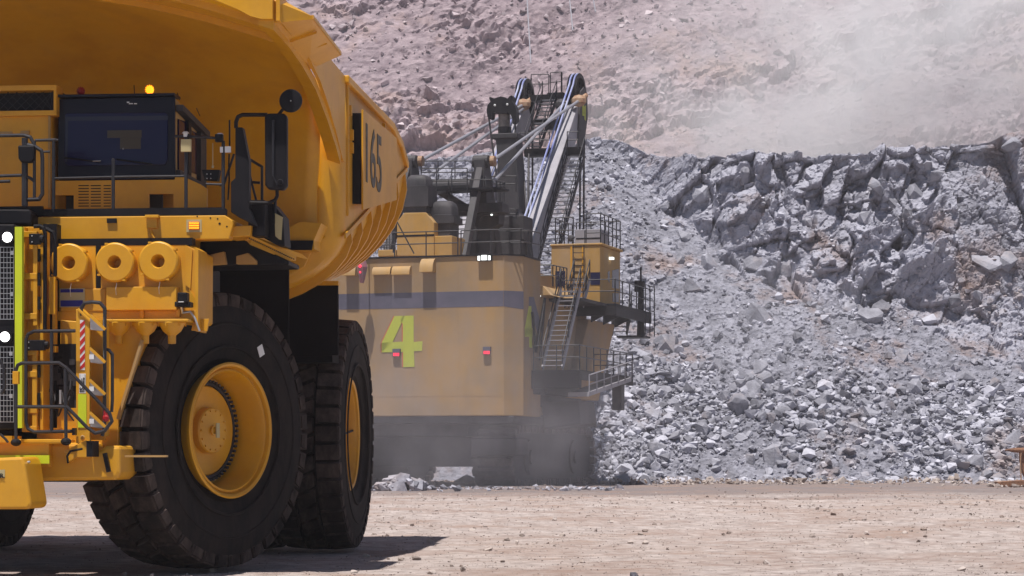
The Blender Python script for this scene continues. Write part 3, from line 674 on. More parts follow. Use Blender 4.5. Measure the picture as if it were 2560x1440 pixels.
# --- deck
YD = -7.7
q = MB(); pr(q, [(83,543),(562,538),(585,554),(572,598),(140,603),(83,600)], YD, .25)
q.box(T(-700,545,y=YD), (T(83,545,y=YD).x, YD+.25, T(0,603,y=YD).z)); P('deck_beam', q, 'yel', bevel=.012)
q = MB(); q.box((-4.0,YD+.25,4.55),(3.72,-4.9,4.66)); P('deck_floor', q, 'yel')
q = MB(); pr(q, [(570,566),(628,563),(626,590),(570,594)], -7.6, .5); P('deck_stub', q, 'yel', bevel=.01)
q = MB(); pr(q, [(105,523),(560,518),(566,523),(566,537),(105,541)], YD+.02, .06); q.box(T(-700,523,y=YD+.02), (T(105,523,y=YD).x, YD+.08, T(0,541,y=YD).z)); P('kick_rail', q, 'blk')
q = MB(); fb(q, 267, 546, 291, 557, YD-.03, .03); P('beam_bracket', q, 'blk')
q = MB(); fb(q, 366, 541, 392, 570, YD-.04, .04); fb(q, 362, 537, 396, 544, YD-.09, .09); q.tube([T(376,575,y=YD-.02), T(382,590,y=YD-.02), T(388,600,y=YD-.02)], .012); P('beam_bracket', q, 'yel', bevel=.006)
q = MB()
for x, y, r_ in ((493,541,2),(526,545,2),(544,547,2),(549,559,3),(567,566,2)): a = T(x, y, y=YD-.004); q.cyl(a, a+Vector((0,.01,0)), r_/188, n=8)
P('bolt_holes', q, 'blk')
q = MB(); fb(q, 466, 549, 504, 580, YD-.012, .012); pm = P('lamp_plate', q, 'cream')
q = MB(); fb(q, 471, 554, 498, 574, YD-.035, .023); lm = P('indicator_lamp', q, 'ambl', bevel=.006)
q = MB()
for i in range(5):
    for j in range(3): a = T(475+i*5, 558+j*6, y=YD-.038); q.ball(a, .011, 6)
P('indicator_led', q, 'amb', lm)
# left end: black lamp housing beyond the cab deck rail
q = MB(); pr(q, [(-60,523),(72,523),(78,535),(78,560),(-60,562)], -8.0, .5); P('lamp_housing', q, 'blk', bevel=.02)
# --- cab
q = MB(); a = T(145,247,y=-6.95); b_ = T(437,240,y=-6.95); lo = T(150,449,y=-6.95); lo2 = T(437,449,y=-6.95)
cabx0, cabx1 = a.x, b_.x
q.hexa([(cabx0,-6.9,lo.z),(cabx1,-6.9,lo.z),(cabx1,-5.2,lo.z),(cabx0,-5.2,lo.z),(cabx0,-6.9,a.z),(cabx1,-6.9,b_.z),(cabx1,-5.2,b_.z-.25),(cabx0,-5.2,a.z-.25)])
cab = P('cab', q, 'yel2', bevel=.04)
q = MB(); pr(q, [(145,247),(437,240),(438,446),(430,449),(150,452),(144,448)], -6.98, .05); fp = P('cab_front_panel', q, 'navy', cab, bevel=.015)
q = MB(); pr(q, [(162,286),(166,283),(412,281),(419,286),(419,400),(412,412),(170,415),(160,405)], -7.0, .03); P('windscreen', q, 'glass', cab, bevel=.01)
q = MB(); q.prism([T(x, y, y=-7.004) for x, y in ((163,292),(420,289),(420,300),(170,302),(168,405),(163,405))], (0,.003,0)); P('windscreen_tint_band', q, mat('tint_band', (.03,.03,.05), .2), cab)
q = MB(); fb(q, 268, 326, 354, 344, -7.003, .002); fb(q, 300, 345, 352, 372, -7.003, .002); P('windscreen_note', q, mat('paper_behind_glass', (.06,.05,.035), .5), cab)
q = MB(); q.tube([T(160,394,y=-7.03), T(250,405,y=-7.03)], .010); q.tube([T(290,398,y=-7.03), T(380,410,y=-7.03)], .010); P('wiper', q, 'blk', cab)
q = MB(); q.tube([T(232,403,y=-7.04), T(252,402,y=-7.04)], .006); a = T(308,372,y=-7.01); q.ball(a, .012, 6); P('windscreen_fitting', q, 'met', cab)
q = MB(); fb(q, 322, 258, 332, 260, -6.99, .01); fb(q, 335, 258, 342, 260, -6.99, .01); fb(q, 317, 254, 323, 257, -6.99, .01); P('front_panel_mark', q, 'white', cab)
q = MB(); fb(q, 268, 235, 316, 242, -6.9, .3); P('roof_hatch', q, 'blk', cab)
q = MB(); q.box((cabx0-.03,-7.05,T(0,246,y=-7).z),(cabx1+.02,-6.7,T(0,240,y=-7).z)); P('roof_visor', q, 'navy', cab)
# cab side (right of the front panel): frame, door window
sx_ = cabx1+.006
def side(pts, m, nm, d=.02, off=0, par=cab, bv=0): qq = MB(); qq.prism([T(x, y, x=sx_+off) for x, y in pts], (d,0,0)); return P(nm, qq, m, par, bevel=bv)
side([(444,298),(462,305),(462,430),(444,424)], 'glass', 'side_window'); side([(474,325),(488,333),(488,436),(474,430)], 'glass', 'door_window')
side([(440,262),(508,330),(508,345),(440,278)], 'dst', 'side_gutter', .10)
side([(492,330),(506,345),(506,468),(492,452)], 'dst', 'rear_pillar', .06); side([(463,300),(470,307),(470,440),(463,434)], 'blk', 'door_pillar', .05)
side([(440,425),(506,462),(506,480),(440,446)], 'dst', 'side_sill', .06)
for nm, px, m, mm in (('red_beacon', 203, 'reddim', 0), ('amber_beacon', 375, 'amb', 1)):
    base = T(px, 247 if not mm else 243, y=-6.6); q = MB(); q.cyl(base, base+Vector((0,0,.05)), .03, n=12); o = P('beacon_base', q, 'met', cab)
    q = MB(); q.ball(base+Vector((0,0,.10)), .055, 12, (1,1,1.05)); 
    for k in range(12): a_ = 2*PI*k/12; q.bar(base+Vector((.045*math.cos(a_),-.03,.10+.045*math.sin(a_))), base+Vector((.062*math.cos(a_),-.035,.10+.062*math.sin(a_))), .012, .012)
    P(nm, q, m, cab, smooth=True)
q = MB(); q.tube([T(337,243,y=-6.5), T(335,213,y=-6.5)], .006); q.tube([T(449,250,y=-6.6), T(443,232,y=-6.6)], .006); q.tube([T(500,290,y=-6.2), T(491,270,y=-6.2)], .006); P('antenna', q, 'blk', cab)
# below the cab: yellow panel with louvres and recesses
q = MB(); YP = -7.05
pr(q, [(137,452),(437,449),(437,443),(462,443),(500,460),(517,472),(517,520),(434,520),(434,485),(372,485),(372,521),(184,524),(184,488),(137,488)], YP, .06)
fb(q, 372, 484, 434, 522, YP+.5, .04); fb(q, 137, 487, 184, 524, YP+.5, .04)
q.box(T(131,450,y=YP), T(137,528,y=YP)+Vector((0,.5,0))); pn = P('cab_skirt', q, 'yel', bevel=.004)
q = MB()
for cx0, cx1 in ((196,222),(227,252),(259,277)):
    for j in range(8): fb(q, cx0, 463+j*7.3, cx1, 465+j*7.3, YP-.004, .02)
P('louvre', q, 'blk', pn)
q = MB(); fb(q, 372, 485, 406, 521, YP+.3, .04); fb(q, 165, 488, 184, 524, YP+.3, .04); q.split('recess_panel', 'dst', pn)
# --- left cabinet with mesh-screened vent
q = MB(); fb(q, -260, 286, 127, 522, -7.05, 1.6); bx = P('electrical_cabinet', q, 'yel', bevel=.02)
q = MB(); 
for r_ in ((-260,218,141,225),(134,225,141,285),(-260,281,141,288)): fb(q, *r_, -7.12, .3)
P('screen_frame', q, 'yel', bx)
q = MB(); fb(q, -260, 225, 134, 281, -6.9, 1.2); P('vent_duct', q, 'blk', bx)
q = MB()
for k in range(-10, 12):
    for s_ in (1, -1):
        x0 = 20+k*22; q.bar(T(max(-260,min(134,x0-28*s_)), 226, y=-7.0), T(max(-260,min(134,x0+28*s_)), 280, y=-7.0), .006, .006)
P('wire_screen', q, 'rail', bx)
q = MB(); fb(q, 51, 327, 72, 336, -7.09, .05); fb(q, -60, 330, 30, 334, -7.07, .02); q.bar(T(124,290,y=-7.08), T(124,520,y=-7.08), .03,.03); P('cabinet_hinge', q, 'yel2', bx)
q = MB(); fb(q, 134, 286, 142, 520, -6.6, .3); P('cabinet_edge', q, 'yel2', bx)
# --- handrails on deck
q = MB(); yr = -7.66
for pts in ([(283,524),(283,400),(285,398)], [(465,521),(465,342)], [(558,522),(558,352)], [(134,530),(134,350)]): tp(q, pts, yr, 4.5)
tp(q, [(437,341),(465,341),(540,345)], yr, 3.5); tp(q, [(98,351),(134,350),(146,350)], yr, 3.5); tp(q, [(130,446),(300,442),(465,440)], yr, 3.0); tp(q, [(515,460),(558,461)], yr, 3)
P('deck_handrail', q, 'rail')
q = MB(); yl = -7.95
tp(q, [(-60,340),(60,338),(76,343),(85,360),(90,372)], yl, 4.5); tp(q, [(62,345),(62,515)], yl, 8); tp(q, [(57,375),(68,362),(85,365),(104,377),(106,395),(106,485),(98,498),(70,499)], yl, 5)
tp(q, [(-60,442),(56,438),(75,445),(85,452)], yl, 4); tp(q, [(86,352),(86,500)], yl, 4); tp(q, [(88,351),(140,349)], yl, 3.5); tp(q, [(100,380),(125,379)], yl, 3); tp(q, [(-40,455),(25,453)], yl, 4)
P('left_handrail', q, 'rail')
q = MB(); pr(q, [(44,363),(85,363),(84,398),(76,406),(52,406),(45,395)], -8.05, .12); lm = P('work_lamp', q, 'blk', bevel=.02)
# gadgets on the rail
q = MB(); fb(q, 452, 348, 477, 379, -7.72, .05); P('rail_plate', q, 'cream', bevel=.004)
q = MB(); a = T(464,333,y=-7.66); q.cyl(a-Vector((0,0,.05)), a+Vector((0,0,.0)), .03, n=14); q.cyl(a, a+Vector((0,0,.02)), .05, .03, n=14); P('gps_antenna', q, 'white'); q = MB(); a = T(550,333,y=-7.66); q.cyl(a-Vector((0,0,.02)), a, .05, .03, n=14); P('gps_antenna', q, 'white')
q = MB(); fb(q, 537, 335, 556, 354, -7.75, .08); P('gps_bracket', q, 'blk', bevel=.008)
q = MB(); fb(q, 550, 367, 557, 381, -7.72, .02); fb(q, 562, 366, 577, 381, -7.72, .02); q.split('white_tag', 'white', truck)
q = MB(); tp(q, [(574,300),(574,365)], -7.6, 2.2); tp(q, [(573,385),(572,410),(573,450),(570,500)], -7.6, 2); P('antenna', q, 'blk')
q = MB(); tp(q, [(532,358),(532,415)], -7.6, 1.0); tp(q, [(532,414),(532,420)], -7.6, 3); P('antenna_wire', q, 'cream')
q = MB(); pr(q, [(504,424),(549,424),(544,452),(510,450)], -7.6, .12); cmr = P('camera_box', q, 'blk', bevel=.01)
q = MB()
for x in (517.5, 527):
    for y in (435, 446): q.ball(T(x, y, y=-7.605), .007, 6)
P('camera_bolt', q, 'white', cmr)
q = MB(); tp(q, [(549,463),(556,463),(560,470)], -7.6, 3); tp(q, [(560,461),(585,385)], -7.4, 3); P('rail_brace', q, 'rail')
# --- mirror arm, mirrors, stair boxes on the right end of the deck
ym = -7.75
q = MB(); pr(q, [(588,318),(606,318),(618,380),(622,400),(622,520),(640,565),(600,545),(577,530),(577,455),(588,445)], ym, .16); P('mirror_bracket', q, 'blk', bevel=.01)
q = MB(); tp(q, [(590,320),(590,305),(595,292),(606,287),(668,287)], ym, 5); P('mirror_arm', q, 'blk'); q = MB(); tp(q, [(692,455),(693,490),(688,500),(672,507),(625,506)], ym, 4.5); P('mirror_arm', q, 'blk')
q = MB(); pr(q, [(668,283),(710,283),(717,291),(717,465),(709,475),(670,473),(662,462),(661,290)], ym-.10, .12); mr = P('wing_mirror', q, 'blk', bevel=.025)
q = MB(); tp(q, [(683,300),(683,440)], ym-.13, 3); a = T(700,455,y=ym-.13); q.lathe([(0,.035),(.01,.04),(.02,.035)], c=a, ax=(0,1,0), n=16); q.tube([T(683,430,y=ym-.13),T(685,445,y=ym-.13),T(693,462,y=ym-.13)], .008); P('mirror_bracket_rib', q, 'rail', mr)
q = MB(); a = T(727,252,y=ym-.05); q.lathe([(.10,.0),(.095,.08),(.06,.13),(.02,.150),(0,.153),(-.02,.145),(-.03,0)], c=a, ax=(0,1,0), n=36); q.tube([T(710,270,y=ym), T(692,292,y=ym)], .022); cm = P('round_mirror', q, 'blk', smooth=True)
q = MB(); q.ball(T(727,252,y=ym-.09), .008, 6); P('mirror_bolt', q, 'white', cm)
q = MB(); yw = -7.2
tp(q, [(620,396),(655,417),(655,520)], yw, 3.5); tp(q, [(622,455),(650,457)], yw, 3.5); tp(q, [(688,500),(688,560)], yw, 4); tp(q, [(625,440),(640,500),(655,515)], yw, 3)
P('stair_handrail', q, 'rail')
q = MB(); pr(q, [(640,510),(682,508),(707,540),(712,615),(690,612),(650,590),(620,560)], yw, .45); fb(q, 620, 500, 662, 590, -7.5, .3); P('stair_box', q, 'blk', bevel=.015)
q = MB(); pr(q, [(686,532),(707,543),(706,548),(703,600),(697,598),(688,590)], yw-.02, .02); P('stair_box_plate', q, 'cream', bevel=.003)
q = MB(); q.hexa([T(612,602,y=-7.5), T(622,590,y=-7.4), T(768,648,y=-6.4), T(752,645,y=-6.5), T(612,592,y=-7.5), T(622,584,y=-7.4), T(768,646,y=-6.4), T(755,636,y=-6.5)])
q.prism([T(613,598,y=-7.5), T(630,590,y=-7.45), T(740,640,y=-6.6), T(738,652,y=-6.6), T(722,652,y=-6.7), T(625,612,y=-7.5)], (0,.03,0)); wk = P('perforated_step', q, 'yel', bevel=.004)
q = MB()
for k in range(24): a = T(624+k*4.8, 596+k*2.25, y=-7.53+k*.037); q.cyl(a-Vector((0,.02,0)), a+Vector((0,.01,0)), .009, n=6)
P('perforation', q, 'blk', wk)
q = MB(); pr(q, [(500,604),(612,600),(650,618),(722,652),(722,662),(640,664),(497,666)], -7.0, .8); P('deck_underframe', q, 'blk', bevel=.02)
q = MB(); pr(q, [(512,640),(560,628),(565,660),(512,664)], -7.1, .2); pr(q, [(590,640),(620,632),(640,650),(640,660),(590,660)], -7.1, .2); q.split('underframe_gusset', 'yel2', truck, bevel=.01)
# --- air filter housing
YF = -8.0
q = MB(); pr(q, [(143,616),(240,612),(240,720),(250,720),(250,612),(465,611),(495,628),(494,800),(488,806),(140,802)], YF, .9); fh = P('filter_housing', q, 'yel', bevel=.012)
q = MB(); fb(q, 240, 600, 252, 720, YF-.006, .1); fb(q, 140, 597, 480, 612, YF-.004, .2); P('housing_gap', q, 'blk', fh)
q = MB(); pr(q, [(486,617),(496,624),(495,828),(489,828)], YF-.06, .5); pr(q, [(463,612),(481,625),(476,722),(463,712)], YF-.02, .02); pr(q, [(473,722),(492,752),(492,800),(476,770)], YF-.03, .03); P('housing_flange', q, 'yel', fh)
for cx, cy, rr in ((183,660.5,47.5),(297,659,48),(405,656.5,48.5)):
    c0 = T(cx, cy, y=YF); s = 1/ (FPX/29.7); q = MB(); r_ = rr*s
    q.lathe([(.02,r_*.985),(-.16,r_*.985),(-.165,r_*1.02),(-.20,r_*1.02),(-.215,r_*.98),(-.225,r_*.93),(-.225,r_*.36),(-.21,r_*.33),(-.05,r_*.20),(.015,r_*.17),(.015,0)], c=c0, ax=(0,1,0), n=48)
    for a_ in (.6, 2.0, 3.8, 5.2):
        p = c0+Vector((math.cos(a_)*r_*1.04,-.19,math.sin(a_)*r_*1.04)); q.box(p-Vector((.02,.03,.012)), p+Vector((.02,.06,.012)))
    fl_ = P('air_filter_cover', q, 'yel', fh, smooth=35)
    q = MB(); p = T(cx-5, cy+48, y=YF-.2); q.tube([p, p+Vector((-.015,0,-.08)), p+Vector((-.02,.05,-.17))], .003); P('lanyard', q, 'white', fl_)
for cx in (297, 363, 430):
    q = MB(); c0 = T(cx, 806, y=YF-.18); s = 29.9/FPX
    q.lathe([(.02,.0),(.02,32*s),(0,34*s),(-3*s,34*s),(-6*s,31*s),(-22*s,22*s),(-30*s,12*s),(-32*s,10*s),(-52*s,9.5*s),(-53*s,0)], c=c0, ax=(0,0,1), n=32)
    for k in range(6): a_ = PI*k/3+.3; p = c0+Vector((math.cos(a_)*33*s, math.sin(a_)*33*s, 0)); q.cyl(p-Vector((0,0,.05)), p+Vector((0,0,.03)), .01, n=6)
    P('dust_cup', q, 'yel', fh, smooth=35)
q = MB(); fb(q, 265, 717, 441, 775, YF-.16, .16); fb(q, 151, 722, 265, 778, YF-.06, .06)
fb(q, 349, 775, 359, 796, YF-.10, .04); fb(q, 440, 772, 450, 792, YF-.10, .04); fb(q, 140, 778, 490, 800, YF-.05, .05); fb(q, 262, 798, 470, 804, YF-.36, .5); P('filter_cross_box', q, 'yel', fh, bevel=.01)
q = MB(); fb(q, 149, 721, 212, 768, YF-.075, .012); dp = P('instruction_plate', q, 'cream', fh)
q = MB(); fb(q, 151, 723, 208, 731, YF-.08, .004); fb(q, 151, 751, 207, 766, YF-.08, .004); P('plate_band', q, 'blue', dp)
q = MB(); fb(q, 443, 731, 468, 757, YF-.30, .14); fb(q, 436, 754, 475, 767, YF-.26, .20); cb = P('side_camera', q, 'blk', fh, bevel=.012)
q = MB(); fb(q, 446, 753.5, 459, 755.5, YF-.302, .01); P('camera_label', q, 'white', cb); q = MB(); q.tube([T(453,767,y=YF-.2), T(456,782,y=YF-.15), T(475,779,y=YF-.1), T(487,795,y=YF-.1), T(499,828,y=YF-.1)], .014); P('camera_cable', q, 'met', cb)
q = MB(); pr(q, [(482,808),(494,797),(523,797),(517,828),(478,826)], YF+.1, .05); P('housing_foot', q, 'yel', fh, bevel=.004)
# --- fender / upright side plate, bumper
q = MB(); YU = -8.25
pr(q, [(150,800),(360,812),(352,862),(296,1050),(296,1120),(150,1120)], YU+.1, .35); up = P('front_upright', q, 'yel', bevel=.015)
q = MB(); q.bar(T(357,850,y=YU+.03), T(296,1048,y=YU+.03), .10, .035); P('upright_edge', q, 'yel2', up)
q = MB(); pr(q, [(-120,1112),(222,1106),(222,1124),(250,1124),(262,1114),(300,1114),(301,1180),(296,1192),(284,1200),(60,1203),(-120,1206)], -8.8, 1.2); bp = P('bumper', q, 'yel', bevel=.05)
q = MB(); fb(q, -120, 1098, 160, 1110, -9.0, .5); fb(q, -120, 1108, 122, 1166, -8.95, .2); pr(q, [(160,1128),(215,1100),(222,1108),(222,1144),(190,1144),(165,1160)], -8.92, .12); P('bumper_step', q, 'yel', bp, bevel=.01)
q = MB(); fb(q, 216, 1102, 231, 1142, -9.1, .3); q.tube([T(170,1158,y=-8.97), T(168,1140,y=-8.97), T(176,1128,y=-8.97), T(206,1122,y=-8.97)], .014); P('latch', q, 'blk', bp)
q = MB(); fb(q, -120, 1138, 123, 1159, -9.02, .03); P('hi_vis_strip', q, 'lem', bp)
q = MB(); q.bar(T(262,1133,y=-8.9), T(272,1180,y=-8.9), .05, .05); q.tube([T(97,1182,y=-8.85), T(90,1200,y=-8.85)], .02); P('bumper_hose', q, 'blk', bp)
q = MB(); fb(q, 294, 1138, 418, 1143, -8.6, .05); a = T(413,1140.5,y=-8.62); q.cyl(a, a+Vector((0,.04,0)), .012, n=8); P('marker_rod', q, 'yel2')
# near corner box at bottom left
q = MB(); pr(q, [(-120,1150),(55,1142),(62,1160),(78,1262),(70,1273),(-120,1274)], -9.75, .7); nb = P('bumper_corner_box', q, 'yel', bevel=.04)
q = MB(); pr(q, [(-60,1176),(12,1174),(12,1194),(-60,1196)], -9.757, .004); tgt = P('corner_decal', q, 'cream', nb)
a = T(2, 1190, y=-9.765); text_obj('corner_lettering', 'STER.', M['blk'], nb, Matrix(((1,0,0,a.x-.04),(0,0,-1,a.y),(0,1,0,a.z),(0,0,0,1))), .075, .002, bold=.002)
q = MB(); tp(q, [(60,1157),(75,1155)], -9.6, 3); P('corner_pin', q, 'met', nb)
# --- radiator, grille, headlights, ladder column
YG = -8.75; xg0 = T(37,600,y=YG).x
q = MB(); pr(q, [(-560,560),(37,560),(37,1075),(-560,1075)], YG, .5); gr = P('radiator', q, 'blk', bevel=.02)
q = MB()
for (y0, y1) in ((618,798),(867,1055)):
    for k in range(15): y = y0+(y1-y0)*k/14; q.bar(T(-520,y,y=YG-.02), T(34,y,y=YG-.02), .008, .008)
    for x in [34-k*8.2 for k in range(0, 68, 1)]: q.bar(T(x,y0,y=YG-.02), T(x,y1,y=YG-.02), .005, .005)
P('grille_mesh', q, 'met', gr)
q = MB()
for x, y in ((30,632),(29,735),(27,884),(27,990)): fb(q, x-4, y-5, x+4, y+5, YG-.04, .02)
P('grille_clip', q, 'met', gr)
for x, y in ((18,593),(12,842),(-470,593),(-465,842)):
    a = T(x, y, y=YG-.05); q = MB(); q.cyl(a, a+Vector((0,.06,0)), .09, n=24); h = P('headlight', q, 'blk', gr)
    q = MB(); q.ball(a, .064, 14, (1,.35,1)); P('headlight_lens', q, 'hl', h, smooth=True)
q = MB(); fb(q, 37, 567, 55, 1070, YG-.06, .08); P('hi_vis_post', q, 'lem', gr)
q = MB(); YC = -8.6
fb(q, 55, 567, 62, 1080, YC, .3); fb(q, 100, 575, 108, 1075, YC+.05, .3)
for y in (585, 690, 790, 880, 935, 1025, 1072): fb(q, 55, y-7, 92, y+8, YC-.02, .1)
fb(q, 82, 612, 93, 814, YC-.01, .06); fb(q, 80, 875, 92, 1078, YC-.01, .06)
fb(q, 62, 567, 108, 1078, YC+.14, .05); lp = P('radiator_side_frame', q, 'yel', bevel=.006)
q = MB()
for y in (640, 700, 760, 930, 1000): fb(q, 94, y-18, 100, y+14, YC+.0, .03)
q.split('side_frame_opening', 'blk', lp)
for x0, y0, x1, y1 in ((72,584,100,611),(64,850,112,876)):
    q = MB(); fb(q, x0, y0, x1, y1, YC-.08, .06); q.cyl(T(x1,(y0+y1)/2,y=YC-.05), T(x1+10,(y0+y1)/2,y=YC-.05), .05, n=12); o = P('hinge_block', q, 'blk', lp, bevel=.008)
    q = MB(); [q.ball(T(x0+8, y, y=YC-.082), .01, 6) for y in (y0+6, y1-6)]; P('hinge_bolt', q, 'met', o)
q = MB(); fb(q, 108, 560, 142, 1100, -8.1, .2); P('dark_recess', q, 'blk')
q = MB(); fb(q, 122, 692, 138, 785, -8.45, .05); fb(q, 131, 700, 138, 860, -8.4, .1); fb(q, 112, 865, 140, 880, -8.4, .1); P('hose_cover', q, 'yel')
q = MB(); tp(q, [(85,566),(100,565),(109,570),(113,584),(112,830)], -8.6, 5); tp(q, [(100,570),(118,573),(132,581),(138,600),(138,690)], -8.5, 5); P('radiator_hose', q, 'blk')
# engine bay bits behind the ladder
q = MB(); fb(q, 110, 860, 192, 1075, -8.18, .1); P('engine_bay', q, 'blk')
q = MB()
rr = random.Random(11)
for k in range(26):
    x = rr.uniform(115, 188); y = rr.uniform(880, 1060); a = T(x, y, y=-8.2); q.box(a, a+Vector((rr.uniform(.02,.12), .05, rr.uniform(.02,.14))))
q.split('engine_fitting', 'dst', truck); q = MB()
for k in range(8):
    x = rr.uniform(118, 185); y = rr.uniform(870, 1000); q.tube([T(x,y,y=-8.25), T(x+rr.uniform(-15,15),y+25,y=-8.3), T(x+rr.uniform(-20,20),y+60,y=-8.25)], .012)
P('engine_hoses', q, 'dst')
q = MB(); fb(q, 118, 965, 121, 1002, -8.32, .03); fb(q, 148, 975, 153, 1010, -8.32, .03); q.split('grease_fitting', 'met', truck)
q = MB(); fb(q, 92, 1070, 200, 1106, -8.3, .15); fb(q, 143, 1020, 195, 1075, -8.26, .1); P('engine_bay_sill', q, 'yel')
# ladder column
YL = -8.85
q = MB(); pr(q, [(190,772),(224,803),(224,1092),(226,1108),(190,1108)], YL, .06); pr(q, [(192,775),(196,770),(226,800),(224,806)], YL-.03, .3); lc = P('ladder_column', q, 'yel', bevel=.005)
q = MB(); fb(q, 200, 800, 212, 925, YL-.008, .006); hs = P('hazard_strip', q, 'white', lc)
q = MB()
for k in range(6):
    y = 800+k*21.5; pr(q, [(200,y+10),(212,y-4 if k else y),(212,y+9),(200,min(925,y+23))], YL-.012, .003)
P('hazard_stripe', q, 'red', hs)
q = MB(); fb(q, 198, 934, 214, 983, YL-.008, .006); sg = P('safety_sign', q, 'white', lc)
q = MB(); 
for x0, x1 in ((199.5,200.2),(212,212.7)): fb(q, x0, 936, x1, 981, YL-.010, .002)
P('sign_border', q, 'blk', sg)
def vtext(s, px, py, size, bold=0): # lettering turned a quarter, reading upwards
    a = T(px, py, y=YL-.012); text_obj('sign_lettering', s, M['blk'], sg, Matrix(((0,-1,0,a.x),(0,0,-1,a.y),(1,0,0,a.z),(0,0,0,1))), size, .001, bold=bold)
vtext('IS', 205.5, 974, .085, .002); vtext('Mine', 203.5, 952, .032); vtext('Safety', 208.5, 952, .036, .001)
q = MB(); fb(q, 195, 985, 216, 1069, YL-.01, .008); P('hi_vis_plate', q, 'lem', lc)
q = MB(); a = T(206,1093,y=YL-.01); q.lathe([(0,.016),(.005,.028),(.01,.028)], c=a, ax=(0,1,0), n=16); P('column_bolt', q, 'yel2', lc)
q = MB(); fb(q, 224, 800, 262, 1100, YL+.25, .05); fb(q, 256, 800, 262, 1090, YL+.1, .2); P('ladder_back', q, 'yel', lc)
for k, y in enumerate((790, 872, 952, 1033)):
    q = MB(); d = 20
    q.hexa([T(226,y+14+d,y=YL-.1), T(250,y+38,y=YL-.1), T(262,y+36,y=YL+.2), T(228,y+12,y=YL+.2), T(225,y+2,y=YL-.12), T(262,y+36,y=YL-.12), T(262,y+30,y=YL+.2), T(228,y-4,y=YL+.2)])
    s_ = P('ladder_step', q, 'met', lc); q = MB(); q.bar(T(224,y-2,y=YL-.13), T(263,y+34,y=YL-.13), .02, .035); P('step_edge', q, 'yel', s_)
    if k: q = MB(); a = T(229,y+20,y=YL-.14); q.box(a-Vector((.03,0,.03)), a+Vector((.03,.01,.03))); P('step_decal', q, 'white', s_)
q = MB(); tp(q, [(203,790),(203,771),(211,758),(230,755),(250,757),(262,771),(262,860),(261,1070),(255,1090)], YL+.02, 4.5); tp(q, [(263,873),(272,875),(281,886),(281,1000),(279,1030)], YL+.1, 4); P('ladder_handrail', q, 'rail', lc)
q = MB(); yh = -9.15
tp(q, [(40,1106),(40,926),(44,913),(54,908),(147,907),(166,920),(274,1033),(280,1053),(262,1077),(238,1083),(218,1069),(167,1017),(44,1017)], yh, 4.2); tp(q, [(163,922),(165,1104)], yh, 4.2)
P('access_handrail', q, 'rail')
q = MB(); yh = -8.98
tp(q, [(188,827),(85,828),(70,836),(65,850),(65,1055),(70,1072),(85,1080),(186,1078)], yh, 4.2); tp(q, [(129,830),(129,1078)], yh, 4.5); fb(q, 180, 1070, 187, 1088, yh, .1); P('inner_handrail', q, 'rail')
q = MB(); a = T(40,1106,y=-9.15); q.ball(a, .07, 10, (1,1,.7)); a = T(165,1104,y=-9.15); q.ball(a, .07, 10, (1,1,.7)); P('handrail_foot', q, 'blk')
q = MB(); fb(q, 31, 928, 46, 960, -9.2, .06); P('handrail_clamp', q, 'yel', bevel=.005)
q = MB(); a = T(265,1045,y=-8.9); q.ball(a, .05, 8); q.bar(a, a+Vector((0,0,.12)), .05, .05); P('emergency_stop', q, 'reddim')
q = MB(); tp(q, [(0,1085),(14,1098),(20,1106)], -9.2, 3); tp(q, [(-20,897),(0,900),(10,920),(11,970),(4,985)], -9.0, 4); P('front_handrail', q, 'rail')
q = MB(); fb(q, -560, 1090, 30, 1106, -9.1, .4); P('front_walkway', q, 'yel')
# ================================================================ electric rope shovel
SO = (-3.0, 114.0); SR = R(-17)
H = Frame(SO, SR)
sh = empty('rope_shovel', (SO[0], SO[1], 0), SR, 'giant dusty yellow mining rope shovel with number 4, black boom and stairs, behind the truck', 'mining shovel')
def Q(name, mb, m, parent=sh, **k): return P(name, mb, m, parent, **k)
hs = H
YR = -10.0; XS = 6.5; XL = -5.8
zr = lambda py, y=YR: H(1000, py, y=y).z
z_roof = hs(1270, 637, y=YR).z; z_bot = hs(1100, 1040, y=YR).z
# crawlers
for sx in (-1, 1):
    cx = sx*4.45; q = MB(); L_ = 6.2; r_ = 1.3
    pts = [(-L_+r_*math.cos(a)*1, r_+.12+r_*math.sin(a)) for a in np.linspace(PI/2, 3*PI/2, 9)]+[(L_+r_*math.cos(a), r_+.12+r_*math.sin(a)) for a in np.linspace(-PI/2, PI/2, 9)]
    q.prism([(cx-.75, y*1.0, z*.93+.08) for y, z in pts], (1.5, 0, 0)); tr = Q('crawler_frame', q, 'dst', bevel=.05)
    q = MB(); per = []; pts2 = pts+[pts[0]]
    for a_, b_ in zip(pts2, pts2[1:]):
        d = math.dist(a_, b_); n = max(1, int(round(d/.42)))
        for k in range(n): per.append((a_[0]+(b_[0]-a_[0])*(k+.5)/n, a_[1]+(b_[1]-a_[1])*(k+.5)/n, (b_[0]-a_[0])/d, (b_[1]-a_[1])/d, d/n))
    for y, z, ty, tz, ln in per: q.bar((cx, y-ty*ln*.33, z-tz*ln*.33), (cx, y+ty*ln*.33, z+tz*ln*.33), 2.0, .36, up=(0,-tz,ty) if abs(tz) > .1 else (0,0,1))
    Q('crawler_shoes', q, 'shoe', tr)
    for yy in (-4.0, 4.0):
        q = MB(); q.cyl((cx-.85*1,yy,1.37),(cx+.85,yy,1.37),.85,n=18); q.cyl((cx-.95,yy,1.37),(cx+.95,yy,1.37),.35,n=14); Q('crawler_wheel', q, 'dst', tr)
q = MB(); q.box((-3.2,-3.6,.9),(3.2,3.6,2.6)); q.cyl((0,0,2.6),(0,0,3.3),3.4,n=36); Q('car_body', q, 'dst', bevel=.05)
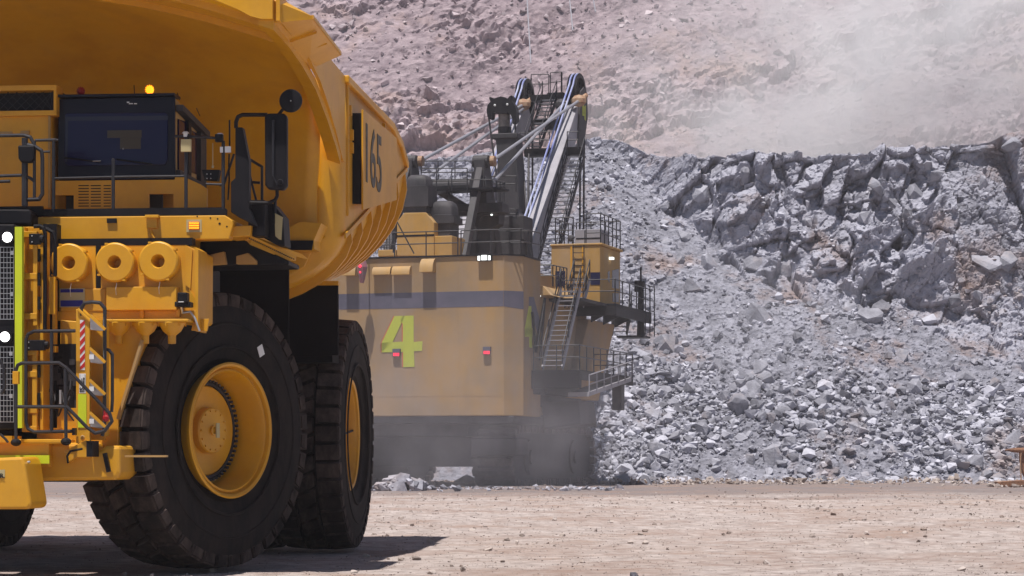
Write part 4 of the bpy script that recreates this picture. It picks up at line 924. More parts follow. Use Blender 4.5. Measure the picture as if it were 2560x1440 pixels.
q = MB(); q.box((-3.6,-8.5,2.35),(3.6,-4.0,3.28)); q.box((-5.4,-9.8,z_bot-.35),(6.2,-3.5,z_bot)); q.box((-3.4,-3.5,2.9),(6.2,5,3.4)); Q('counterweight_base', q, 'dst', bevel=.05)
# house
q = MB(); zl = hs(1290, 655, x=XS).z
yA = -6.4
hx = [(XL, YR), (XS-.7, YR), (XS, YR+.8), (XS, yA), (XL, yA)]
n = 5
q.add([(x, y, z_bot) for x, y in hx]+[(x, y, z_roof) for x, y in hx], [(4,3,2,1,0),(5,6,7,8,9),(0,1,6,5),(1,2,7,6),(2,3,8,7),(3,4,9,8)])
house = Q('machinery_house', q, 'yel3', bevel=.04)
q = MB(); q.box((XL,yA+.0,z_bot),(4.6,3.2,z_roof-.05)); q.box((4.6,yA,hs(1395,980,y=yA).z),(6.3,2.6,hs(1400,725,y=-4).z-.1)); Q('house_front', q, 'yel3', house)
q = MB(); q.bar((XL-.02,YR-.02,z_roof+.02),(XS-.7,YR-.02,z_roof+.02),.10,.07); q.bar((XS-.7,YR,z_roof+.02),(XS+.02,YR+.8,z_roof+.02),.1,.07); q.bar((XS+.02,YR+.8,z_roof+.02),(XS+.02,yA,z_roof+.02),.10,.07); Q('roof_edge', q, 'blk', house)
q = MB()
for x in (-4.1, -2.3, 1.4, 3.6): q.box((x-.03, YR-.006, z_bot+.05), (x+.03, YR, z_roof-.1))
q.box((XL, YR-.006, z_bot+.9), (XS-.75, YR, z_bot+.95)); q.split('panel_joint', 'yel3', house)
# stripe
z1, z2 = zr(732), zr(771); q = MB()
q.box((XL,YR-.008,z2),(XS-.72,YR-.001,z1))
q.hexa([(XS-.70,YR-.008,z2),(XS+.008,YR+.80,z2-.1),(XS+.0,YR+.81,z2-.1),(XS-.71,YR,z2),(XS-.70,YR-.008,z1),(XS+.008,YR+.80,z1),(XS,YR+.81,z1),(XS-.71,YR,z1)])
q.prism([hs(1322,742,x=XS+.003), hs(1334,742,x=XS+.003), hs(1349,800,x=XS+.003), hs(1349,850,x=XS+.003), hs(1322,762,x=XS+.003)], (.008,0,0)); Q('grey_band', q, 'stripe', house)
# figure 4
def four(pl, sc_pts, d, m, nm, par):
    q = MB(); q.prism(sc_pts, d); return Q(nm, q, m, par)
F4 = [(987,790),(1034,789),(1034,855),(1056,853),(1055,877),(1036,878),(1036,917),(1008,918),(1007,880),(954,881),(954,856)]
def four_rear(dx, m, off, nm):
    # outer shape in two pieces so that the eye of the 4 stays open
    q = MB(); 
    for poly in ([(986,790),(1012,789.5),(980,858),(954,880),(954,857)], [(954,857),(1007,854),(1007,880),(954,881)], [(1007,789.5),(1034,789),(1034,855),(1036,917),(1008,918),(1007,855)], [(1034,855),(1056,853),(1055,877),(1035,878)], [(1002,800),(1007.5,791),(1007.5,812)]):
        q.prism([hs(x+dx, y, y=YR-off) for x, y in poly], (0,.006,0))
    return Q(nm, q, m, house)
four_rear(-2.5, 'numr', .010, 'number_edge'); four_rear(0, 'num', .020, 'number')
q = MB()
for poly in ([(1322,765),(1326,765),(1320,835),(1312,842),(1312,820)],[(1312,822),(1331,820),(1331,842),(1312,842)],[(1322,765),(1328,765),(1330,870),(1323,868)]): q.prism([hs(x, y, x=XS+.004) for x, y in poly], (.01,0,0))
Q('side_number', q, 'num', house)
# hoods, lamps on the rear wall
def hood(x0, x1, yt, yb, nm='vent_hood'):
    q = MB(); a = hs(x0, yt, y=YR); b_ = hs(x1, yb, y=YR); h = a.z-b_.z; pr_ = []
    for k in range(9): t = PI/2*k/8; pr_.append((YR-h*.8*math.sin(t), b_.z+h*math.cos(t)))
    q.prism([(a.x, y, z) for y, z in pr_]+[(a.x, YR, b_.z)], (b_.x-a.x, 0, 0)); return Q(nm, q, 'yel2', house, smooth=30)
hood(866, 897, 657, 690); hood(935, 980, 668, 687); hood(984, 1029, 666, 687); hood(1057, 1090, 647, 681)
q = MB(); fb(q, 1192, 634, 1228, 652, YR-.25, .2, H); fl = Q('floodlight', q, 'blk', house, bevel=.02)
q = MB(); 
for r_ in ((1194,640,1200,651),(1220,639,1226,650),(1203,638,1217,641),(1203,643,1217,646),(1203,647,1217,650)): fb(q, *r_, YR-.27, .02, H)
Q('floodlight_led', q, 'wl', fl)
for x, y in ((990,886),(1216,881)):
    q = MB(); fb(q, x-9, y-14, x+9, y-4, YR-.2, .2, H); fb(q, x-9, y-5, x+8, y+5, YR-.12, .12, H); t_ = Q('tail_lamp', q, 'stripe', house)
    q = MB(); 
    for k in range(6): fb(q, x-7+k*2.6, y-4, x-5.2+k*2.6, y+4, YR-.13, .01, H)
    Q('tail_lamp_led', q, 'redl', t_)
# hanging diamond-shaped marker lamp near the left end of the rear wall
q = MB(); s_ = 102.5/FPX; a = hs(905, 668, y=YR-.9); q.lathe([(-40*s_,5*s_),(-34*s_,7*s_),(0,15*s_),(32*s_,6*s_),(38*s_,3*s_)], c=a, ax=(0,0,1), n=6); q.lathe([(-40*s_,0),(-40*s_,5*s_)], c=a, ax=(0,0,1), n=6)
mk = Q('marker_lamp', q, mat('smoky_plastic', (.30,.12,.14), .25, col2=(.22,.16,.18), nscale=3), house)
q = MB(); q.ball(a+Vector((0,-.25,.03)), .07, 8); q.ball(a+Vector((0,-.24,-.25)), .05, 8); Q('marker_bulb', q, 'redl', mk)
q = MB(); q.bar(a+Vector((0,0,.7)), (a.x, YR, a.z+.75), .06, .06); q.bar(a+Vector((0,0,.6)), a+Vector((0,0,.75)), .04, .04); Q('marker_bracket', q, 'blk', mk)
# ---- railings
def rail(pts, h=1.1, n=None, name='railing', par=sh, rr=.03, lev=(1, .52), post=1.5, kick=False, m='rail'):
    q = MB(); pts = [Vector(p) for p in pts]
    for l in lev: q.tube([p+Vector((0,0,h*l)) for p in pts], rr, 6)
    for a, b_ in zip(pts, pts[1:]):
        k = max(1, int(round((b_-a).length/post)))
        for i in range(k+1): p = a.lerp(b_, i/k); q.cyl(p, p+Vector((0,0,h)), rr, n=6)
    if kick:
        for a, b_ in zip(pts, pts[1:]): q.bar(a+Vector((0,0,.05)), b_+Vector((0,0,.05)), .03, .12)
    return Q(name, q, m, par)
zR = z_roof+.03
rail([(XL+.1,YR+.15,zR),(hs(1142,637,y=YR).x,YR+.15,zR)], 1.15); rail([(hs(1150,637,y=YR).x,YR+.15,zR),(hs(1300,637,y=YR).x,YR+.15,zR),(hs(1315,637,y=YR).x,YR+2.4,zR)], 1.15)
rail([(XL+.1,YR+.15,zR),(XL+.1,3,zR)], 1.15); 
q = MB(); a = hs(985,632,y=YR+.2); q.bar(a, a+Vector((0,0,1.9)), .10, .10); b_ = hs(1035,634,y=YR+.2); q.bar(a+Vector((0,0,1.7)), b_, .05, .05); Q('roof_post', q, 'rail')
q = MB(); 
for k in range(10): a = hs(925+k*7,632,y=-6); q.cyl(a, a+Vector((0,0,1.3)), .02, n=5)
for k in range(5): q.bar(hs(905,600+k*7,y=-6), hs(990,598+k*7,y=-6), .02,.02)
Q('cage_guard', q, 'rail')
# ---- roof units: yellow ducts under dark hoods
def dome(x0, x1, yt, yb, y, rim):
    q = MB(); a = hs(x0, yb, y=y); b_ = hs(x1, yb, y=y); t = hs((x0+x1)/2, yt, y=y); cx = (a.x+b_.x)/2; rx = (b_.x-a.x)/2; hgt = t.z-a.z; yc = y+rx
    for k in range(12): pass
    prof = [(0,1.0),(hgt*.12,1.0),(hgt*.14,.9),(hgt*.55,.88),(hgt*.80,.78),(hgt*.95,.55),(hgt,.0)]
    n_ = 16; vs = []; fs = []
    for z, s in prof:
        for i in range(n_):
            t_ = 2*PI*i/n_; c_, s2 = math.cos(t_), math.sin(t_); f = (abs(c_)**4+abs(s2)**4)**(-.25); vs.append((cx+rx*s*c_*f*.93, yc+rx*s*s2*f*.93, a.z+z))
    for j in range(len(prof)-1):
        for i in range(n_): fs.append((j*n_+i, j*n_+(i+1)%n_, (j+1)*n_+(i+1)%n_, (j+1)*n_+i))
    q.add(vs, fs); q.box((cx-rx*.92, yc-rx*.92, a.z-rim), (cx+rx*.92, yc+rx*.92, a.z+.02))
    return Q('vent_hood_cover', q, 'dst', smooth=40)
y1_ = -6.5
q = MB(); pr(q, [(992,640),(992,555),(1010,532),(1065,531),(1085,556),(1085,640)], y1_, 2.4, H); fb(q, 1085, 590, 1130, 640, y1_+.1, 2.0, H); fb(q, 945, 625, 990, 640, y1_, 1.5, H); u1 = Q('air_duct', q, 'yel2', bevel=.03)
q = MB(); fb(q, 992, 588, 1085, 590, y1_-.01, .02, H); Q('duct_seam', q, 'blk', u1)
dome(1002, 1072, 433, 470, y1_-.1, .9); dome(1062, 1136, 498, 543, y1_+.4, .3)
q = MB(); fb(q, 1088, 545, 1124, 590, y1_+.6, 1.4, H); Q('duct_neck', q, 'dst')
q = MB(); fb(q, 1008, 486, 1066, 531, y1_+.1, 1.6, H); Q('duct_neck', q, 'dst')
# ---- gantry (A-frame)
yG = -1.5
gt = {}
for nm, px in (('l', 1025), ('r', 1205)):
    a = hs(px, 405, y=yG); gt[nm] = a
    f_ = (a.x*1.0, 1.2, z_roof-.1); b_ = (a.x*1.05, -5.0, z_roof-.1)
    q = MB(); q.bar(a, f_, .55, .8); q.bar(a, b_, .35, .5); q.box((a.x-.28, yG-.5, a.z-1.6), (a.x+.28, yG+.5, a.z+.1)); q.cyl((a.x-.4, yG-.1, a.z), (a.x+.4, yG-.1, a.z), .33, n=14); Q('gantry_leg', q, 'dst', bevel=.04)
    q = MB(); q.prism([(a.x-.12, yG-.7, a.z-1.3), (a.x-.12, yG-.2, a.z+.35), (a.x-.12, yG+.3, a.z+.35), (a.x-.12, yG-.1, a.z-1.3)], (.24,0,0)); Q('gantry_link', q, 'gst')
    for dx in (.32,): q = MB(); q.cyl((a.x+.2, yG+.2, a.z+.05), (a.x+.62, yG+.2, a.z+.05), .26, n=14); Q('socket', q, 'orng')
gl, gr_ = gt['l'], gt['r']
q = MB(); zz = hs(1100, 467, y=yG).z; q.cyl((gl.x, yG, zz), (gr_.x, yG, zz), .36, n=18); q.box((gl.x, yG-.25, zz-1.5), (gr_.x+.9, yG+.25, zz-1.0)); q.bar((gl.x+1.2, yG, zz), (gr_.x, yG, zz-1.6), .35, .35); Q('gantry_beam', q, 'dst')
q = MB(); zz2 = hs(1100, 487, y=yG).z; q.box((gl.x, yG-1.6, zz2), (gr_.x+1.5, yG-.3, zz2+.1)); Q('gantry_platform', q, 'blk')
rail([hs(1053,487,y=yG-1.6), hs(1168,487,y=yG-1.6)], 1.3, post=.9, rr=.028); rail([hs(1068,500,y=yG-1.5), hs(1230,500,y=yG-1.5), hs(1260,505,y=yG+1.5)], 1.0, post=1.1, rr=.03)
rail([hs(1053,462,y=yG+1.2), hs(1180,462,y=yG+1.2)], 1.2, post=.9, rr=.028)
q = MB(); pr(q, [(1135,512),(1255,505),(1256,530),(1210,532),(1150,527)], yG-.6, 1.2, H); pr(q, [(1178,430),(1203,420),(1216,445),(1216,520),(1175,520)], yG-.4, .8, H); Q('gantry_joint', q, 'dst', bevel=.03)
# machinery and legs under the gantry
q = MB(); pr(q, [(1178,520),(1250,520),(1246,560),(1228,570),(1222,635),(1198,635),(1192,570),(1180,560)], -.8, .9, H); fb(q, 1165, 600, 1190, 637, -.5, .8, H); pr(q, [(1180,545),(1193,545),(1190,640),(1172,640)], 0.3, .6, H); q.split('hoist_machinery', 'dst', sh, bevel=.03)
q = MB()
for r_ in ((1226,560,1300,640),(1255,540,1310,600)): fb(q, *r_, 2.2, 1.6, H)
pr(q, [(1290,520),(1312,560),(1322,640),(1285,640)], 3.2, .9, H); q.split('boom_foot_frame', 'dst', sh, bevel=.04)
rail([hs(1226,637,y=1.6), hs(1320,637,y=1.6)], 1.2, post=1.0)
rail([hs(1195,480,y=1.0), hs(1290,480,y=1.0)], .8, post=.9, rr=.035); rail([hs(1195,548,y=1.0), hs(1290,548,y=1.0)], .5, post=1.2, rr=.03)
for x, y in ((1229,537),(1238,512)):
    q = MB(); a = hs(x, y, y=-1.9); q.ball(a, .065, 8, (1,1,.7)); Q('work_lamp', q, 'wl')
# left small stair to the roof machinery
def stair(a, b_, wd, nm='stair', rails=True, side_=(1,0,0), tread=.28, par=sh, lit='dst', rr=.03):
    a = Vector(a); b_ = Vector(b_); s_ = Vector(side_).normalized()*wd/2
    q = MB(); 
    for k in (-1, 1): q.bar(a+s_*k, b_+s_*k, .05, .26)
    o = Q(nm, q, lit, par)
    q = MB(); n_ = max(2, int(abs(b_.z-a.z)/.24)); f = (b_-a); f.z = 0; f = f.normalized() if f.length > .01 else Vector((0,1,0))
    for i in range(n_): c_ = a.lerp(b_, (i+.5)/n_); q.hexa([c_-s_-f*.12, c_+s_-f*.12, c_+s_+f*.12, c_-s_+f*.12]+[v+Vector((0,0,.035)) for v in (c_-s_-f*.12, c_+s_-f*.12, c_+s_+f*.12, c_-s_+f*.12)])
    Q('stair_treads', q, 'gst' if lit == 'gst' else 'dst2' if 'dst2' in M else 'dst', o)
    if rails:
        q = MB()
        for k in (-1, 1):
            for hh in (1.0, .5): q.cyl(a+s_*k+Vector((0,0,hh)), b_+s_*k+Vector((0,0,hh)), rr, n=6)
            m__ = max(2, int((b_-a).length/1.3))
            for i in range(m__+1): c_ = a.lerp(b_, i/m__)+s_*k; q.cyl(c_, c_+Vector((0,0,1.0)), rr, n=6)
        Q('stair_handrail', q, 'rail', o)
    return o
M['dst2'] = mat('tread_steel', (.20,.20,.22), .5, col2=(.12,.12,.13))
stair(hs(1150,637,y=-1), hs(1162,545,y=1.5), .9)
# ---- boom: two legs, cross pieces, sheaves
XBm = 1.75
yT = 17.0
for sx, lab in ((XBm, 'r'), (-1.35, 'l')):
    tip = Vector((sx, yT, 21.3)); foot = Vector((sx*(1.25 if sx > 0 else 1.4), 2.6, z_roof-1.6))
    q = MB(); q.bar(foot, tip, .75, 1.35); Q('boom_leg', q, 'gst', bevel=.04)
    # sheave with two rope grooves
    c_ = Vector((sx+.02, yT+.2, hs(1400, 240 if sx > 0 else 243, y=yT).z)); rS = 1.28 if sx > 0 else 1.2
    q = MB(); q.lathe([(-.26,rS-.02),(-.22,rS),(-.17,rS-.12),(-.06,rS-.12),(0,rS),(.06,rS-.12),(.17,rS-.12),(.22,rS),(.26,rS-.02),(.26,rS-.25),(.1,rS-.3),(-.1,rS-.3),(-.26,rS-.25)], c=c_, n=44, closed=True)
    q.cyl(c_-Vector((.3,0,0)), c_+Vector((.3,0,0)), .28, n=16)
    for k in range(8): a_ = 2*PI*k/8; d = Vector((0, math.cos(a_), math.sin(a_))); q.bar(c_+d*.2, c_+d*(rS-.25), .14, .16, up=(1,0,0))
    Q('boom_sheave', q, 'blk', smooth=30)
    for dx in (-.115, .115):
        # hoist rope from the winch over the sheave and down to the dipper
        low = hs(1218 if sx < 0 else 1240, 650, y=3.0) if sx > 0 else hs(1180, 640, y=3.0)
        pts = [Vector((sx+dx, 2.6 if sx > 0 else 3.2, z_roof+1.2))]
        for k in range(15): a_ = PI*(.86-.86*k/14); pts.append(c_+Vector((dx, math.cos(a_)*(rS-.04)*-1*-1 if False else -math.cos(PI-a_)*0+math.cos(a_)*(rS-.04), math.sin(a_)*(rS-.04))))
        pts[0] = Vector((sx*.9+dx, 4.6, z_roof+.6))
        q = MB(); q.tube(pts, .055, 6); Q('hoist_rope', q, 'brope')
        e = pts[-1]; q = MB(); q.cyl(e, (sx+dx, yT+2.2-.9, 8.0), .06, n=6); Q('bail_rope', q, 'dst')
    # side plate of the boom head
    q = MB(); o_ = .42 if sx > 0 else -.42
    q.prism([(sx+o_, yT-1.3, c_.z-3.2), (sx+o_, yT-.6, c_.z+.1), (sx+o_, yT+.1, c_.z+.45), (sx+o_, yT+.8, c_.z+.2), (sx+o_, yT+.9, c_.z-1.2), (sx+o_, yT-.2, c_.z-3.4)], (.08,0,0)); hp = Q('boom_head_plate', q, 'dst')
    if sx > 0:
        q = MB(); 
        for pl in ([(1456,262),(1460,260),(1459,284),(1463,287),(1463,291),(1456,289)], [(1460,268),(1464,264),(1464,302),(1461,298)]): q.prism([hs(x, y, x=sx+.51) for x, y in pl], (.012,0,0))
        Q('boom_number', q, 'num', hp)
    else: pass
# crossbeams between the legs
q = MB()
for (x0, x1, y0, y1, yy) in ((1310,1455,372,386,13.2),(1368,1402,232,250,16.6),(1330,1420,300,306,15.4)): fb(q, x0, y0, x1, y1, yy, .6, H)
fb(q, 1362, 300, 1395, 322, 15.2, .5, H); q.split('boom_crossbeam', 'blk', sh, bevel=.02)
q = MB(); fb(q, 1325, 238, 1370, 250, 16.3, .8, H); fb(q, 1372, 232, 1407, 246, 16.3, .9, H); Q('boom_tip_platform', q, 'blk')
rail([hs(1328,236,y=16.3), hs(1372,236,y=16.3)], 1.15, post=1.0, rr=.028); rail([hs(1376,232,y=16.2), hs(1403,230,y=16.2), hs(1405,230,y=17.4)], 1.15, post=.7, rr=.028)
rail([hs(1330,372,y=13), hs(1374,372,y=13)], .95, post=.8); rail([hs(1418,372,y=13), hs(1446,372,y=13)], .95, post=.6); rail([hs(1300,372,y=13.4), hs(1330,372,y=13.4)], .9, post=.8)
stair(hs(1331,372,y=13.2), hs(1374,246,y=16.4), .85); stair(hs(1356,700,x=2.9), hs(1440,388,x=2.9), 1.0)
rail([hs(1338,640,x=1.2), hs(1398,470,x=1.2)], 1.0, post=1.6, rr=.028)
q = MB(); fb(q, 1380, 395, 1392, 410, 13, .3, H); fb(q, 1388, 318, 1406, 335, 15, .4, H); q.split('boom_lamp_box', 'blk', sh)
q = MB(); q.tube([hs(1346,262,y=16), hs(1360,263,y=16), hs(1380,262,y=16), hs(1398,250,y=16)], .03, 6); Q('boom_cable', q, 'blk')
# suspension ropes from gantry to boom point
for a, (px, py, sx) in ((gl, (1308, 262, -1.0)), (gr_, (1447, 252, 2.05))):
    for k, (dx, dz, ex) in enumerate(((0, 0, 0), (.32, -1.0, -.55 if sx > 0 else .35))):
        e = hs(px+ (0 if k == 0 else (-38 if sx > 0 else 2)), py+(0 if k == 0 else 8), y=15.6)
        s0 = a+Vector((.35 if k == 0 else .5, .2, dz*1.0)); q = MB(); q.cyl(s0, e, .085, n=10); Q('suspension_rope', q, 'rope')
    e = hs(px, py, y=15.6); q = MB(); q.ball(e, .42, 8, (1.1,.8,.85)); q.cyl(e, e+Vector((.15,1.0,.45)), .14, n=8); Q('rope_socket', q, 'orng', smooth=20)
e = hs(1402, 262, y=15.7); q = MB(); q.ball(e, .35, 8); fb(q, 1397, 276, 1420, 305, 16.0, .5, H); Q('equalizer', q, 'dst')
# ---- crowd handle standing between the boom legs
yH = 8.3
q = MB(); pr(q, [(1238,338),(1290,336),(1292,400),(1300,560),(1302,660),(1240,660),(1243,400)], yH, 1.25, H); fb(q, 1229, 334, 1293, 345, yH-.1, 1.5, H); hd = Q('dipper_handle', q, 'dst', bevel=.05)
q = MB(); a = hs(1262,320,y=yH+.6); s_ = 121/FPX; q.cyl((a.x,yH+.6,hs(1262,338,y=yH).z), (a.x,yH+.6,hs(1262,314,y=yH).z), 17*s_, n=20); Q('handle_collar', q, 'blk', hd)
q = MB(); q.cyl((a.x-.03,yH+.6,hs(1262,318,y=yH).z), (a.x-.03,yH+.6,hs(1262,275,y=yH).z), 15*s_, 15*s_, n=20); Q('handle_tube', q, mat('bare_tube', (.28,.24,.22), .4, col2=(.16,.14,.13), nscale=2), hd, smooth=True)
q = MB(); hp_ = [(1222,244),(1226,242),(1235,246),(1243,243),(1252,241),(1263,243),(1268,247),(1274,240),(1279,238),(1281,242),(1279,252),(1287,264),(1291,280),(1291,300),(1286,306),(1282,310),(1279,292),(1272,280),(1268,278),(1268,284),(1240,284),(1239,279),(1232,281),(1229,296),(1224,298),(1218,291),(1216,275),(1219,262),(1226,254)]
pr(q, hp_, yH+.1, .55, H); hh_ = Q('handle_head', q, 'blk', hd, bevel=.015)
q = MB(); 
for x, y in ((1237,263),(1268,261)): a = hs(x, y, y=yH+.08); q.ball(a, .07, 8)
Q('head_pin', q, 'white', hh_)
q = MB(); q.cyl(hs(1222,294,y=yH+.3), hs(1241,440,y=yH+.1), .05, n=6); q.cyl(hs(1288,305,y=yH+.3), hs(1290,420,y=yH+.1), .05, n=6); Q('crowd_rope', q, 'dst')
for (a_, b_) in (((1306,385),(1318,560)),((1322,385),(1318,560)),((1300,385),(1292,560))):
    q = MB(); q.cyl(hs(*a_, y=10.5), hs(*b_, y=8.0), .05, n=6); Q('crowd_rope', q, 'dst')
# ---- cab and its access on the right side
yc0, yc1 = 2.65, 6.8; xc0 = hs(1378,700,y=yc0).x; xc1 = 7.0
zt = hs(1500, 613, y=yc0).z; zb = hs(1500, 768, y=yc0).z
q = MB(); q.box((xc0,yc0,zb),(xc1,yc1,zt)); q.box((xc0-.05,yc0-.05,zt),(xc1+.12,yc1+.12,zt+.12)); cab2 = Q('operator_cab', q, 'yel2', bevel=.04)
q = MB(); fb(q, 1388, 678, 1413, 716, yc0-.02, .03, H); Q('cab_window', q, 'glass', cab2, bevel=.01)
q = MB(); fb(q, 1476, 681, 1500, 712, yc0-.02, .03, H); Q('cab_window', q, 'glass', cab2, bevel=.01)
for r_ in (((1530,676),(1546,672),(1546,722),(1530,720)), ((1531,733),(1546,733),(1546,756),(1531,755)), ((1519,680),(1523,677),(1523,707),(1519,700))):
    q = MB(); q.prism([hs(x, y, x=xc1+.0) for x, y in r_], (.03,0,0)); Q('side_window', q, mat('dusty_glass', (.30,.30,.32), .25) if 'dg' not in M else 'dg', cab2)
q = MB(); fb(q, 1426, 616, 1430, 762, yc0-.03, .03, H); fb(q, 1455, 616, 1458, 762, yc0-.03, .03, H); Q('panel_seam', q, 'yel', cab2)
q = MB(); 
for x in (1433, 1460): q.bar(hs(x,612,y=yc0-.2), hs(x,720,y=yc0-.2), .04,.04)
for k in range(7): y = 616+k*16; q.bar(hs(1433,y,y=yc0-.2), hs(1460,y,y=yc0-.2), .035,.035)
Q('cab_ladder', q, 'rail', cab2)
q = MB(); a = hs(1529,646,x=xc1+.1); q.box(a-Vector((.1,.15,.06)), a+Vector((.1,.15,.06))); Q('cab_lamp', q, 'wl', cab2)
q = MB(); fb(q, 1437, 574, 1503, 612, yc0+.6, 1.4, H); ac = Q('air_conditioner', q, 'gst', cab2, bevel=.03)
q = MB(); fb(q, 1440, 595, 1500, 597, yc0+.59, .02, H); fb(q, 1461, 576, 1463, 611, yc0+.59, .02, H); Q('unit_seam', q, 'blk', ac)
zc = zt+.12
rail([(xc0+.2,yc0+.1,zc),(xc0+.2,yc1,zc)], 1.3, post=.9); rail([(xc0+.2,yc0+.1,zc),(hs(1432,612,y=yc0).x,yc0+.1,zc)], 1.35, post=.6); rail([(hs(1464,612,y=yc0).x,yc0+.1,zc),(xc1,yc0+.1,zc),(xc1,yc1,zc)], 1.5, lev=(1,.65,.35), post=.8); rail([(xc0+.2,yc1,zc),(xc1,yc1,zc)], 1.5, lev=(1,.5), post=.8)
q = MB(); a = hs(1427,596,y=yc0); q.ball(a, .18, 10, (1,.5,1)); Q('round_lamp', q, 'dst')
# cab base
q = MB(); z0 = hs(1500,1010,y=0).z+.3; pb = zb-.7
q.hexa([(xc0+.3,-1.0,z0),(xc1-.6,-1.0,z0),(xc1-.9,5.8,z0),(xc0+.3,5.8,z0),(xc0+.1,.9,pb),(xc1-.1,.9,pb),(xc1-.1,6.0,pb),(xc0+.1,6.0,pb)]); Q('cab_pedestal', q, 'yel3', bevel=.05)
q = MB(); q.box((4.3,-4.2,z_bot+.6),(6.2,2.0,z_bot+2.0)); Q('side_machinery', q, 'dst')
# hood over the recess beside the house
q = MB(); a0 = hs(1330,716,y=yA+.3); q.hexa([(6.1,yA+.05,a0.z-.45),(7.0,yA+.05,a0.z-.45),(7.0,yA+4.6,a0.z-.45),(6.1,yA+4.6,a0.z-.45),(6.1,yA+.05,a0.z),(6.6,yA+.05,a0.z),(6.6,yA+4.6,a0.z),(6.1,yA+4.6,a0.z)]); Q('recess_hood', q, 'yel2', bevel=.02)
q = MB(); a = hs(1347,740,y=yA+.1); q.ball(a, .11, 8, (1,1,.6)); Q('work_lamp', q, 'wl')
rail([hs(1330,716,y=yA+.3), hs(1382,716,y=yA+.6), hs(1417,722,y=yA+3.5)], 1.0, post=.8)
q = MB()
for (a_, b_) in (((1331,780),(1340,880)),((1340,880),(1362,745)),((1362,745),(1350,900))): q.bar(hs(*a_, x=6.6), hs(*b_, x=6.6), .10, .10)
Q('side_brace', q, 'blk')
# lower platform
zP = hs(1400, 925, y=-8).z; xo = 8.85
q = MB(); q.box((XS+.02,-8.0,zP-.85),(xo,-7.7,zP)); q.box((XS+.02,-7.7,zP-.14),(xo,2.2,zP)); q.box((xo-.12,-7.7,zP-.45),(xo,2.2,zP)); q.box((XS+.02,-7.7,zP-1.1),(XS+.6,-2,zP-.14)); lpf = Q('lower_platform', q, 'blk', bevel=.02)
rail([(XS+.1,-7.9,zP),(xo-.05,-7.9,zP),(xo-.05,2.2,zP)], 1.15, post=1.3); rail([(xo-.05,2.2,zP),(6.8,2.2,zP)], 1.15, post=1.3)
q = MB(); q.hexa([(xo-.9,-6.8,zP-1.2),(xo+.1,-6.8,zP-1.2),(xo+.1,1.4,zP-.25),(xo-.9,1.4,zP-.25),(xo-.9,-6.8,zP-1.0),(xo+.1,-6.8,zP-1.0),(xo+.1,1.4,zP-.05),(xo-.9,1.4,zP-.05)]); Q('access_ramp', q, 'gst')
rail([(xo+.12,-6.8,zP-1.1),(xo+.12,1.4,zP-.15)], .9, post=1.3, m='gst')
q = MB(); q.box((xo-.7,.6,zP-1.7),(xo-.2,1.2,zP-.1)); Q('platform_leg', q, 'dst', bevel=.03)
stair(hs(1381,921,y=-7.5), hs(1427,723,y=-4.3), .95, lit='gst')
# upper platform
zU = zb; q = MB(); x1u = 8.5
q.box((xc0+.9,.0,zU-.16),(x1u,yc1+.8,zU)); q.box((xc0+.9,.0,zU-.6),(x1u,.12,zU-.16)); q.box((x1u-.12,.12,zU-.6),(x1u,yc1+.8,zU-.16))
for yy in (1.2, 3.6, 6.0): q.prism([(xc1-.1,yy,zU-.16),(x1u-.2,yy,zU-.16),(xc1-.1,yy,zU-.85)], (0,.12,0))
Q('upper_platform', q, 'blk', bevel=.02)
rail([(xc0+1.0,.1,zU),(x1u-.06,.1,zU),(x1u-.06,yc1+.7,zU)], 1.2, post=1.4); rail([hs(1412,770,y=-3.5), hs(1440,768,y=0)], 1.15, post=1.2)
q = MB(); q.box((xc0+.2,-4.3,zU-.14),(8.0,.0,zU)); Q('stair_landing', q, 'dst')
stair(hs(1438,765,y=-.8), hs(1455,700,y=.5), .8, lit='gst')
# outboard stair and sensor mast
stair(hs(1548,836,y=6.2), hs(1560,775,y=7.2), .8)
q = MB(); zM = hs(1590, 840, y=7).z; xm = hs(1602, 800, y=7.4).x; q.box((xc1-.1,6.4,zM-.1),(xm+.4,7.9,zM)); Q('mast_platform', q, 'blk')
q = MB(); q.cyl((xm,7.4,zM),(xm,7.4,zM+2.7),.22,.13,n=10); q.cyl((xm,7.4,zM+2.7),(xm,7.4,hs(1602,668,y=7.4).z),.05,n=8); a = hs(1597,713,y=7.3); q.box(a-Vector((.22,.1,.35)), a+Vector((.12,.1,.25))); q.box((xm-.2,7.3,zM+2.6),(xm+.2,7.5,zM+2.9)); Q('sensor_mast', q, 'blk')
rail([(x1u+.1,5.8,zM),(x1u+.1,7.8,zM)], 2.6, post=.9, lev=(1,.5))
# hoist side: right crawler-side box and cable reel
q = MB(); pr(q, [(1352,1005),(1445,1000),(1452,1060),(1360,1072)], -5.5, 3.0, H); fb(q, 1175, 1095, 1290, 1140, -9.0, 2.0, H); q.split('propel_box', 'dst', sh, bevel=.08)

# ================================================================ rusty scrap at the right edge, steel cables down the pit wall
SC = W(2556, 1216, 106.5)
sc = empty('steel_scrap', (SC.x, SC.y, 0), 0, 'rusty brown steel spike, post and base plate standing on the road at the right edge', 'scrap metal')
U = Frame((SC.x, SC.y), 0)
q = MB(); a = U(2512,1125,y=0); b_ = U(2580,1126,y=0); q.cyl(a, a.lerp(b_, .35), .03, .12, n=10); q.cyl(a.lerp(b_, .35), b_, .12, .13, n=10); P('spike', q, 'rust', sc, smooth=30)
q = MB(); pr(q, [(2552,1124),(2560,1119),(2600,1122),(2600,1212),(2572,1205),(2558,1180),(2553,1150)], .05, .5, U); P('post', q, 'rust', sc, bevel=.03)
q = MB(); pr(q, [(2494,1205),(2560,1200),(2600,1200),(2600,1216),(2512,1217),(2497,1211)], -.4, .8, U); P('base_plate', q, 'rust', sc, bevel=.02)
